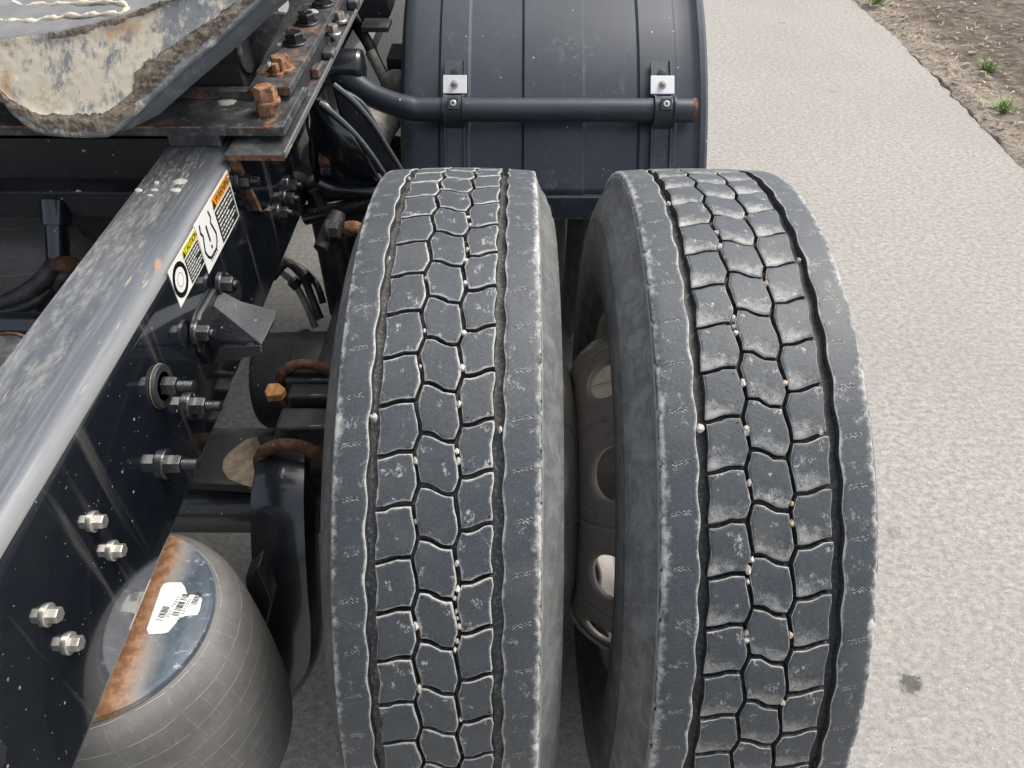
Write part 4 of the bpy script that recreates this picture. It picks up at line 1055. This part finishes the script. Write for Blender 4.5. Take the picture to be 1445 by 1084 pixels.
# grease squiggle on the plate: one thick twisted bead
PN = (e0[75] - e0[22]).cross(Vector((0, 1, .02))).normalized()
def top_pt(x, y): return onplane(x, y, e0[48], PN) + Vector((0, 0, .0012))
sq = [(-30, -2), (5, 4), (22, 9), (40, 13), (60, 10), (80, 11), (100, 9), (120, 9), (140, 7), (158, 7), (172, 9), (181, 14), (179, 20), (168, 24), (150, 24), (132, 25), (115, 27), (98, 26), (80, 30), (62, 31), (45, 35), (28, 33), (14, 35), (3, 33)]
sp = spline([tuple(top_pt(x, y)) for x, y in sq], 7); b = MB()
rr = [.0030*(1 + .45*math.sin(i*.55) + .5*noise.noise((i*.4, 0, 0))) for i in range(len(sp))]; rr[0] = rr[-1] = .0008
b.tube([Vector(p) + Vector((0, .0006*math.sin(i*.9), .002)) for i, p in enumerate(sp)], rr, 8); part(b, 'sealant_bead', M['bead'], top, smooth=70, label='pale dried bead looping across the plate')
b = MB(); p = onZ(388, 6, 1.19); b.tube([p + Vector((-.03, .02, 0)), p + Vector((.012, 0, 0))], .014, 20); part(b, 'pin_end', M['zinc'], smooth=40)

# ---------------------------------------------------------------- mudguard with its tube
GY, GZ, GR = 1.15, .45, .66
gxl = onplane(562, 152, (0, .663, .895), (0, -.7385, .6743)).x; gxr = onplane(1000, 100, (0, .663, .895), (0, -.7385, .6743)).x
print('guard', gxl, gxr)
a_lo, a_hi = R(27), R(150)
def gp(x, a, r): return (x, GY - r*math.cos(a), GZ + r*math.sin(a))
Wg = gxr - gxl; ribs = []
for pxr, dirn in ((625, 1), (667, -1), (742, 1), (827, -1), (903, 1), (955, -1)): ribs.append((gxl + Wg*(pxr-567)/(1000-567), dirn))
cols = [(gxl, -.030), (gxl+.004, -.012), (gxl+.012, -.003), (gxl+.02, 0), (gxl+.035, .0)]
# raised centre panels between alternating steps of 4 mm
lv = 0.
for i, (x, d) in enumerate(ribs):
    cols += [(x-.0035, lv), (x-.002, lv + (.0035 if d > 0 else -.0035)*.3), (x+.002, lv + d*.005 if d > 0 else lv - .005), (x+.0035, lv + d*.005)]
    lv += d*.005
cols += [(gxr-.035, lv), (gxr-.026, lv+.002), (gxr-.018, lv+.008), (gxr-.008, lv+.009), (gxr-.002, lv+.004), (gxr, lv-.006), (gxr, lv-.030)]
b = MB(); NA = 90
for j in range(NA+1):
    a = a_lo + (a_hi-a_lo)*j/NA
    for x, h in cols: b.v.append(gp(x, a, GR + h))
nc = len(cols); b.f = [(j*nc+i, j*nc+i+1, (j+1)*nc+i+1, (j+1)*nc+i) for j in range(NA) for i in range(nc-1)]
guard = part(b, 'mudguard', M['guard'], smooth=25, recalc=False, solid=.005, label='dark grey ribbed plastic mudguard over the forward tyres')
al = a_lo
P0 = gp(gxl+.004, al, GR); b = MB(); b.box((gxl+.02, P0[1]-.012, P0[2]-.052), (gxr-.015, P0[1]+.02, P0[2]+.002)); part(b, 'lower_bar', M['guard'], guard, bevel=.004, label='square bar along the lower end')
# tube
TA = math.atan2(.895-GZ, GY-.663)
nrm = Vector((0, -math.cos(TA), math.sin(TA))); tr = .0235
tc = Vector((0, GY, GZ)) + nrm*(GR+.012+tr)
tl, tR = onplane(600, 153, tc, (0, -.7385, .6743)), onplane(980, 158, tc, (0, -.7385, .6743))
ty, tz = (tl.y+tR.y)/2, (tl.z+tR.z)/2
tpts = [(tR.x, ty, tz), (0, ty, tz), (tl.x+.03, ty, tz)]
bend = [(tl.x-.0, ty, tz), (tl.x-.05, ty, tz+.004)]
e1 = onplane(530, 137, (0, ty, tz), (0, -.7385, .6743)); e2 = onplane(490, 112, (0, ty, tz), (0, -.7385, .6743)); e3 = onplane(440, 85, (0, ty, tz), (0, -.7385, .6743))
path = spline([(tR.x, ty, tz), (.1, ty, tz), (tl.x+.02, ty, tz), (tl.x-.035, ty, tz+.004), tuple(e1), tuple(e2), tuple(e3)], 6)
b = MB(); b.tube(path, tr, 32); tube = part(b, 'support_tube', M['guard'], smooth=50, label='bent dark tube carrying the mudguard')
b = MB(); b.lathe([(tr+.0004, -.006), (tr+.0004, .002), (tr-.004, .0025), (tr-.006, -.02)], 32, (tR.x, ty, tz), 'X'); part(b, 'tube_end', M['rust'], tube, smooth=40, label='rusty tube end')
T1v = Vector((0, nrm.z, -nrm.y))         # tangent of the guard, up the picture
if T1v.z < 0: T1v = -T1v
def clamp(pxc):
    cx_ = onplane(pxc, 155, (0, ty, tz), (0, -.7385, .6743)).x; C0 = Vector((cx_, ty, tz))
    Mx = Matrix((( 1, T1v.x, nrm.x, C0.x), (0, T1v.y, nrm.y, C0.y), (0, T1v.z, nrm.z, C0.z), (0, 0, 0, 1)))   # local: x across, y up the guard, z outward
    pz = -(tr + .012)                     # guard surface
    def curv(y): return -(y*y)/(2*GR)
    # strap: lies on guard, arches over tube, runs down again
    prof = [(.112, pz+curv(.112)+.016), (.085, pz+curv(.085)+.017), (.05, pz+.017), (.034, pz+.018)] + [((tr+.004)*math.cos(a), (tr+.004)*math.sin(a)) for a in [R(20+14*k) for k in range(11)]] + [(-.032, pz+.018), (-.05, pz+.013), (-.09, pz+curv(.09)+.012), (-.135, pz+curv(.135)+.012)]
    b = MB(); hw = .0215
    for (y, z) in prof:
        for (x, dz) in ((-hw, -.002), (-hw, .004), (-hw+.004, .004), (-hw+.006, -.001), (hw-.006, -.001), (hw-.004, .004), (hw, .004), (hw, -.002)): b.v.append(tuple(Mx @ Vector((x, y, z+dz+.001))))
    n = len(prof); b.f = [(i*8+k, i*8+k+1, (i+1)*8+k+1, (i+1)*8+k) for i in range(n-1) for k in range(7)] + [tuple(range(8)), tuple(range((n-1)*8, n*8))]
    st = part(b, 'clamp_strap', M['guard'], tube, smooth=40)
    y0 = .056; z0 = pz + .021
    b = MB(); b.box((-.0245, y0-.019, z0), (.0245, y0+.019, z0+.005), Mx); part(b, 'clamp_plate', M['zinc'], tube, bevel=.0012, label='bright zinc square plate')
    b = MB()
    def hexa(b, x, y, z, r, h, n=6, ph=0):
        vs = [Mx @ Vector((x + r*k_*math.cos(2*math.pi*k/n+ph), y + r*k_*math.sin(2*math.pi*k/n+ph), z+zz_)) for zz_, k_ in ((0, 1), (h*.8, 1), (h, .85)) for k in range(n)]
        b.add(vs, [(j*n+k, j*n+(k+1) % n, (j+1)*n+(k+1) % n, (j+1)*n+k) for j in range(2) for k in range(n)] + [tuple(range(2*n, 3*n))])
    hexa(b, 0, y0, z0+.005, .0085, .0015, 20); hexa(b, 0, y0, z0+.0065, .0066, .006, 6, .3); hexa(b, 0, y0, z0+.0125, .0038, .004, 14); part(b, 'bolt', M['bolt'], tube, smooth=30)
    b = MB(); hexa(b, 0, y0+.027, z0-.009+.004, .009, .002, 20); part(b, 'grommet', M['black'], tube, smooth=30)
    b = MB(); b.box((-.011, -.010, tr+.004), (.011, .013, tr+.009), Mx); part(b, 'clamp_pad', M['black'], tube, bevel=.001)
    b = MB(); hexa(b, 0, .001, tr+.009, .0066, .003, 18); part(b, 'socket_screw', M['bolt'], tube, smooth=30)
    b = MB(); hexa(b, 0, .001, tr+.0121, .0028, .0006, 6); part(b, 'hex_recess', M['ink'], tube, smooth=0)
clamp(641); clamp(936)
# thick stub that sticks out of the rail above the tube
s0, s1 = onplane(512, 95, (0, ty+.02, tz+.02), (0, -.7385, .6743)), onplane(440, 92, (0, ty+.02, tz+.02), (0, -.7385, .6743))
b = MB(); yy_, zz_ = s0.y, s0.z; b.lathe([(0, .0), (.024, 0), (.033, -.004), (.035, -.010), (.0355, -.011), (.0355, -.5), (0, -.5)], 40, (s0.x+.004, yy_, zz_), 'X'); part(b, 'cross_tube_stub', M['black'], smooth=35, label='thick capped black tube end beside the rail')
b = MB(); b.tube([(e3.x, e3.y, e3.z), (-.36, e3.y, e3.z-.01)], tr, 20); part(b, 'tube_root', M['black'])

# ---------------------------------------------------------------- cast suspension hanger under the rail
def patchsurf(name, mat, rows_, parent=None, label=None, solid=.008, smooth=70, sub=5):
    # rows_ of (px, py, Yplane) control points, interpolated both ways
    R1 = [spline([tuple(onY(*q)) for q in r_], sub) for r_ in rows_]
    nn = len(R1[0]); cols_ = [spline([r_[i] for r_ in R1], sub) for i in range(nn)]; mm = len(cols_[0])
    b = MB(); b.v = [cols_[i][j] for i in range(nn) for j in range(mm)]; b.f = [(i*mm+j, i*mm+j+1, (i+1)*mm+j+1, (i+1)*mm+j) for i in range(nn-1) for j in range(mm-1)]
    return part(b, name, M[mat], parent, smooth=smooth, solid=solid, label=label, recalc=False)
hang = patchsurf('suspension_hanger', 'black', [[(436, 130, .34), (444, 165, .35), (440, 215, .36), (450, 262, .36)], [(446, 140, .32), (470, 190, .30), (480, 235, .33), (495, 265, .34)], [(458, 146, .32), (505, 200, .30), (530, 240, .32), (545, 268, .34)]], label='glossy black cast hanger with sculpted ribs')
b = MB(); b.tube(spline([tuple(onY(x, y, .30)) for x, y in ((450, 145), (475, 165), (505, 195), (530, 228), (552, 262))], 5), [.0055]*21, 12); part(b, 'hanger_rib', M['black'], hang, smooth=70)
b = MB(); b.tube(spline([tuple(onY(x, y, .31)) for x, y in ((450, 258), (470, 266), (500, 269), (540, 271))], 5), [.008]*16, 12); part(b, 'hanger_foot', M['black'], hang, smooth=70)
b = MB(); b.tube(spline([tuple(onY(x, y, .36)) for x, y in ((470, 120), (500, 145), (525, 175), (550, 215), (575, 255))], 5), [.006]*21, 12); part(b, 'hanger_rib', M['black'], hang, smooth=70)
hb = patchsurf('hanger_back', 'cast', [[(470, 118, .42), (480, 160, .42), (500, 235, .42)], [(510, 140, .42), (525, 190, .42), (545, 250, .42)], [(530, 170, .42), (550, 210, .42), (570, 262, .42)]], parent=hang)
b = MB(); b.tube(spline([tuple(onY(x, y, .335)) for x, y in ((433, 145), (434, 180), (441, 205), (443, 240))], 4), [.0028]*13, 8); part(b, 'edge_seam', M['matte'], hang)
for (x, y, mt) in ((453, 226, 'rust'), (455, 240, 'cast')):
    p = onY(x, y, .33); nut(hang, p, .010, .012, .013, mt, axis='X')
# air spring glimpsed behind the hanger, with the grime of the forward axle
b = MB(); c = onplane(523, 188, (0, .62, .72), (0, -.7385, .6743)); capsule(b, c, (.3, .8, .2), .045, .16); part(b, 'brake_chamber', M['pale_hose'], smooth=50, label='dull grey can behind the hanger')
b = MB(); b.tube([(-1.75, 1.17, .51), (-.10, 1.17, .51)], .075, 24); part(b, 'axle_housing', M['shadow_steel'])
# dark knuckle parts between hanger and tyre
def lump(name, mat, x, y, Y, r, sq_=(1, 1, 1), label=None, seed=0):
    c = onY(x, y, Y); bm = bmesh.new(); bmesh.ops.create_icosphere(bm, subdivisions=3, radius=r)
    for v in bm.verts: n_ = noise.noise(v.co*18 + Vector((seed, 0, 0))); v.co = Vector([v.co[i]*sq_[i]*(1+.35*n_) for i in range(3)])
    b = MB(); b.v = [tuple(v.co + c) for v in bm.verts]; b.f = [tuple(v.index for v in f.verts) for f in bm.faces]; bm.free(); return part(b, name, M[mat], smooth=50, label=label)
b = MB(); b.tube([onY(452, 352, .16), onY(470, 322, .2), onY(478, 300, .22)], [.012, .018, .012], 14); part(b, 'adjuster_arm', M['matte'])
nut(truck, onY(463, 326, .18), .014, .014, .018, 'shadow_steel')
lump('rusty_clevis', 'rust', 495, 322, .25, .018, (1.2, .8, .7), 'small rusty clevis', 3)
b = MB(); q = onY(497, 350, .3); b.box((q.x-.085, .34, q.z-.22), (q.x+.07, .40, q.z+.11)); brk = part(b, 'brake_bracket', M['matte'], bevel=.028, bseg=4)
b = MB(); b.tube([(q.x-.085, .33, q.z+.05), (q.x+.07, .33, q.z+.085)], .018, 18); part(b, 'cam_tube', M['black'], brk)
b = MB(); b.tube([(q.x-.02, .31, q.z-.2), (q.x-.035, .32, q.z+.02), (q.x-.06, .33, q.z+.10)], .010, 12); part(b, 'air_line', M['hose'], brk)
b = MB(); b.box((q.x-.06, .32, q.z-.06), (q.x-.01, .345, q.z+.01)); part(b, 'clip_plate', M['shadow_steel'], brk, bevel=.006)
# hoses under the rail
def hose(pts, r, mat, Z=None, Y=None, label=None):
    P = [tuple(onY(x, y, q)) for x, y, q in pts]; b = MB(); s_ = spline(P, 6); b.tube(s_, r, 10); return part(b, 'air_hose', M[mat], smooth=70, label=label)
hose([(385, 392, .35), (405, 372, .36), (428, 392, .36), (440, 420, .34), (452, 450, .32)], .008, 'hose')
hose([(392, 380, .36), (415, 400, .36), (432, 430, .34), (445, 462, .32)], .007, 'pale_hose', label='pale dirty air hose')
hose([(400, 366, .40), (425, 380, .40), (446, 400, .38), (456, 428, .36)], .007, 'hose')
b = MB(); b.tube([onY(412, 396, .34), onY(420, 404, .34)], .012, 14); part(b, 'hose_clip', M['cast'])
b = MB(); b.tube([onY(428, 386, .34), onY(438, 398, .34)], .012, 14); part(b, 'hose_clip', M['cast'])
# beyond the rail, above the stub: dark brackets, hoses and fittings
b = MB(); b.prism([onY(x, y, .9) for x, y in ((500, -20), (545, -10), (552, 20), (540, 38), (515, 42), (505, 20))], (0, .06, 0)); part(b, 'forward_bracket', M['cast'], bevel=.004)
b = MB(); b.box((onY(508, 38, .8).x, .8, onY(508, 38, .8).z-.012), (onY(548, 38, .8).x, .86, onY(508, 38, .8).z)); part(b, 'bracket_foot', M['cast'], bevel=.003)
hose([(500, 30, .95), (520, 62, .9), (530, 85, .9), (545, 112, .88)], .013, 'hose')
hose([(522, 72, .88), (532, 92, .87), (545, 118, .86)], .012, 'pale_hose', label='pale grey hose end')
b = MB(); b.box((onY(545, 85, .9).x, .9, onY(545, 125, .9).z), (onY(568, 85, .9).x, 1.0, onY(545, 82, .9).z)); part(b, 'valve_block', M['cast'], bevel=.004)
lump('grey_boot', 'pale_hose', 556, 118, .85, .035, (1, .8, .8), seed=5)

# ---------------------------------------------------------------- under and inside the chassis at the left
lsp = onplane(75, 340, (0, .35, .78), (0, -.7385, .6743))
b = MB(); N = 64; pr = [(.02, .09), (.13, .085), (.16, .06), (.175, 0), (.17, -.06), (.13, -.12), (.05, -.14)]
b.lathe(pr, N, lsp); b.uv = [((min(k, N-k))/N*2, i*.2) for i in range(len(pr)) for k in range(N)]
part(b, 'air_bellows', M['bellows'], smooth=60, label='dull bellows in the dark beyond the crossmember')
b = MB(); q0, q1 = onY(78, 285, .16), onY(82, 372, .10); b.tube([q0, q0*.6+q1*.4, q0*.6+q1*.4, q1], [.022, .022, .017, .017], 18); part(b, 'shock_absorber', M['black'], label='slim black shock absorber in the shade')
hose([(50, 290, .18), (66, 315, .17), (75, 338, .15)], .006, 'pale_hose')
hose([(-10, 436, .02), (30, 418, .04), (58, 398, .06), (80, 372, .09)], .014, 'hose')
hose([(-10, 446, .0), (40, 432, .03), (70, 410, .06)], .008, 'hose')
hose([(60, 440, .05), (75, 405, .07), (100, 385, .08), (140, 395, .08)], .010, 'hose')
lump('rusty_fitting', 'rust_dark', 92, 372, .08, .018, (1.2, .8, .8), seed=8)
b = MB(); q = onY(130, 340, .25); b.box((q.x-.02, .25, q.z-.1), (q.x+.12, .34, q.z+.06)); part(b, 'valve_housing', M['hose'], bevel=.015, bseg=3)
dd = onplane(2, 497, (0, 0, .93), (0, 0, 1))
b = MB(); b.lathe([(0, 0), (.022, 0), (.030, -.003), (.038, -.003), (.042, -.012), (.045, -.05), (0, -.05)], 40, (dd.x-.01, dd.y, .93)); bu = part(b, 'bushing_cap', M['plate'], smooth=35, label='round steel bushing cap at the picture\'s left edge')
b = MB(); b.lathe([(.038, .0005), (.0425, -.002), (.044, -.012), (.0375, -.0025)], 40, (dd.x-.01, dd.y, .93), closed=True); part(b, 'rust_ring', M['rust'], bu, smooth=35)
b = MB(); b.tube([(-.62, 2.8, .62), (-.84, .1, .55)], .05, 20); b.tube([(-.84, .1, .55), (-.84, -.35, .52)], .06, 20); part(b, 'drive_shaft', M['shadow_steel'])
# cab and tank bulk ahead and battery boxes that shade the ground
b = MB(); b.box((-2.05, 3.2, 1.15), (.35, 5.4, 3.4)); part(b, 'cab', M['black'], bevel=.08, bseg=4)
b = MB(); b.tube([(.02, 2.1, .75), (.02, 3.6, .75)], .32, 48); part(b, 'fuel_tank', M['zinc'], smooth=40)
b = MB(); b.box((-1.15, 1.9, .55), (-.5, 3.6, 1.0)); part(b, 'gearbox', M['shadow_steel'], bevel=.05)
b = MB(); b.box((-1.21, -.72, .62), (-.475, -.66, .84)); part(b, 'crossmember', M['matte'], bevel=.004)

# ---------------------------------------------------------------- pebbles wedged in the tread
def groove_u(kind, w):                    # centre line of a groove at the distance w (mm) along one pitch
    P_ = Pm
    pts_ = {'left zigzag groove': [(-19.2, BL_), (-25.8, AR), (-19.2, BL_-P_)], 'right zigzag groove': [(27, CL_), (21, BR_), (27, CL_-P_)]}.get(kind)
    if pts_ is None: return {'outermost left groove': -73, 'outermost right groove': 71}.get(kind, 47)
    top_ = pts_[0][1]; w = top_ - ((top_ - w) % P_)
    for (u0, v0), (u1, v1) in zip(pts_, pts_[1:]):
        if v1 <= w <= v0: return u0 + (u1-u0)*(v0-w)/(v0-v1)
    return pts_[0][0]
def pebble(x, y, X, s_px, tan, grp, lab, kind):
    th = theta_at(x, y, X); o = CAM - Vector((0, YC, ZC)); d = ray(x, y)
    rr_ = RT - .0025; A = d.y**2+d.z**2; B = 2*(o.y*d.y+o.z*d.z); C_ = o.y**2+o.z**2-rr_**2; t = (-B - math.sqrt(max(0, B*B-4*A*C_)))/(2*A); c = CAM + d*t
    th = math.atan2(c.z-ZC, YC-c.y); ph_ = phL if X == XL else phR; gu = groove_u(kind, (th*RT - ph_)*1000)
    c = Vector(tp(gu/1000*US*(1.02 if X == XR else 1), th*RT, RT - .0028, (X, YC, ZC))) if kind[:5] != 'cross' else c
    r = s_px/2*t/FPX*1.3
    bm = bmesh.new(); bmesh.ops.create_icosphere(bm, subdivisions=1 if rnd.random() < .6 else 2, radius=r*rnd.uniform(.85, 1.2))
    sq_ = (rnd.uniform(.6, .9), rnd.uniform(.8, 1.25), rnd.uniform(.8, 1.3)); sd_ = rnd.uniform(0, 50)
    for v in bm.verts: v.co = Vector([v.co[i]*sq_[i] for i in range(3)])*(1+.5*noise.noise(v.co/r*1.3 + Vector((sd_, 0, 0))))
    b = MB(); b.v = [tuple(v.co) for v in bm.verts]; b.f = [tuple(v.index for v in f.verts) for f in bm.faces]; bm.free()
    ob = b.build('pebble', M['pebble_tan' if tan else 'pebble'], None, smooth=12); ob.location = c
    tag(ob, lab, 'pebble', grp)
PL1 = [(590, 483, 5), (596, 467, 5), (598, 390, 5), (581, 500, 5), (588, 517, 7)]
pebs = [
 ('left', 'outermost left groove', [(529, 589, 8), (548, 365, 6), (575, 252, 5)], 0),
 ('left', 'left zigzag groove', [(598, 393, 7), (595, 467, 6), (592, 517, 6), (584, 651, 9), (584, 736, 6), (581, 884, 9), (588, 970, 9), (618, 268, 4), (626, 237, 5)], 0),
 ('left', 'right zigzag groove', [(659, 307, 6), (658, 318, 6), (655, 368, 8), (653, 400, 6), (648, 470, 7), (649, 519, 8), (647, 571, 8), (645, 637, 6), (646, 650, 9), (642, 795, 8), (647, 832, 8), (643, 844, 7), (642, 863, 7), (642, 872, 6), (644, 884, 9), (645, 905, 8), (643, 917, 6), (646, 1015, 5), (660, 352, 5), (672, 237, 5)], 0),
 ('left', 'outermost right groove', [(704, 605, 8)], 0),
 ('right', 'outermost left groove', [(989, 604, 11), (944, 288, 6)], 0),
 ('right', 'left zigzag groove', [(1009, 329, 6), (1016, 348, 7), (1034, 449, 7), (1036, 462, 7), (1037, 470, 6), (1047, 541, 8), (1054, 608, 9), (1056, 682, 8), (1059, 790, 7), (1055, 804, 8), (1058, 820, 8), (1056, 893, 7), (1056, 903, 7)], 0),
 ('right', 'right zigzag groove', [(1111, 540, 7), (1086, 401, 6), (1118, 711, 6), (1119, 738, 8), (1119, 896, 8), (1106, 992, 7), (1058, 307, 5)], 1),
 ('right', 'cross groove of the right row', [(1158, 609, 9)], 0),
 ('right', 'outermost right groove', [(1130, 367, 6)], 0)]
ORD = 'first second third fourth fifth sixth seventh eighth ninth tenth eleventh twelfth thirteenth fourteenth fifteenth sixteenth seventeenth eighteenth nineteenth twentieth'.split()
nice = {'left': 'inner', 'right': 'outer'}
for side, where, lst, tan in pebs:
    lst = sorted(lst, key=lambda q: q[1]); n_ = len(lst)
    for i, (x, y, s_) in enumerate(lst):
        g_ = 'pebbles in the %s tyre\'s %s' % (nice[side], where); hue = 'tan' if tan else 'pale'
        if n_ == 1: lab_ = '%s pebble alone in the %s of the %s tyre' % (hue, where, nice[side])
        else: lab_ = '%s pebble, %s in the %s of the %s tyre' % (hue, 'topmost' if i == 0 else 'lowest' if i == n_-1 else ORD[i] + ' from the top', where, nice[side])
        pebble(x, y, XL if side == 'left' else XR, s_, tan, g_ if n_ > 1 else None, lab_, where)
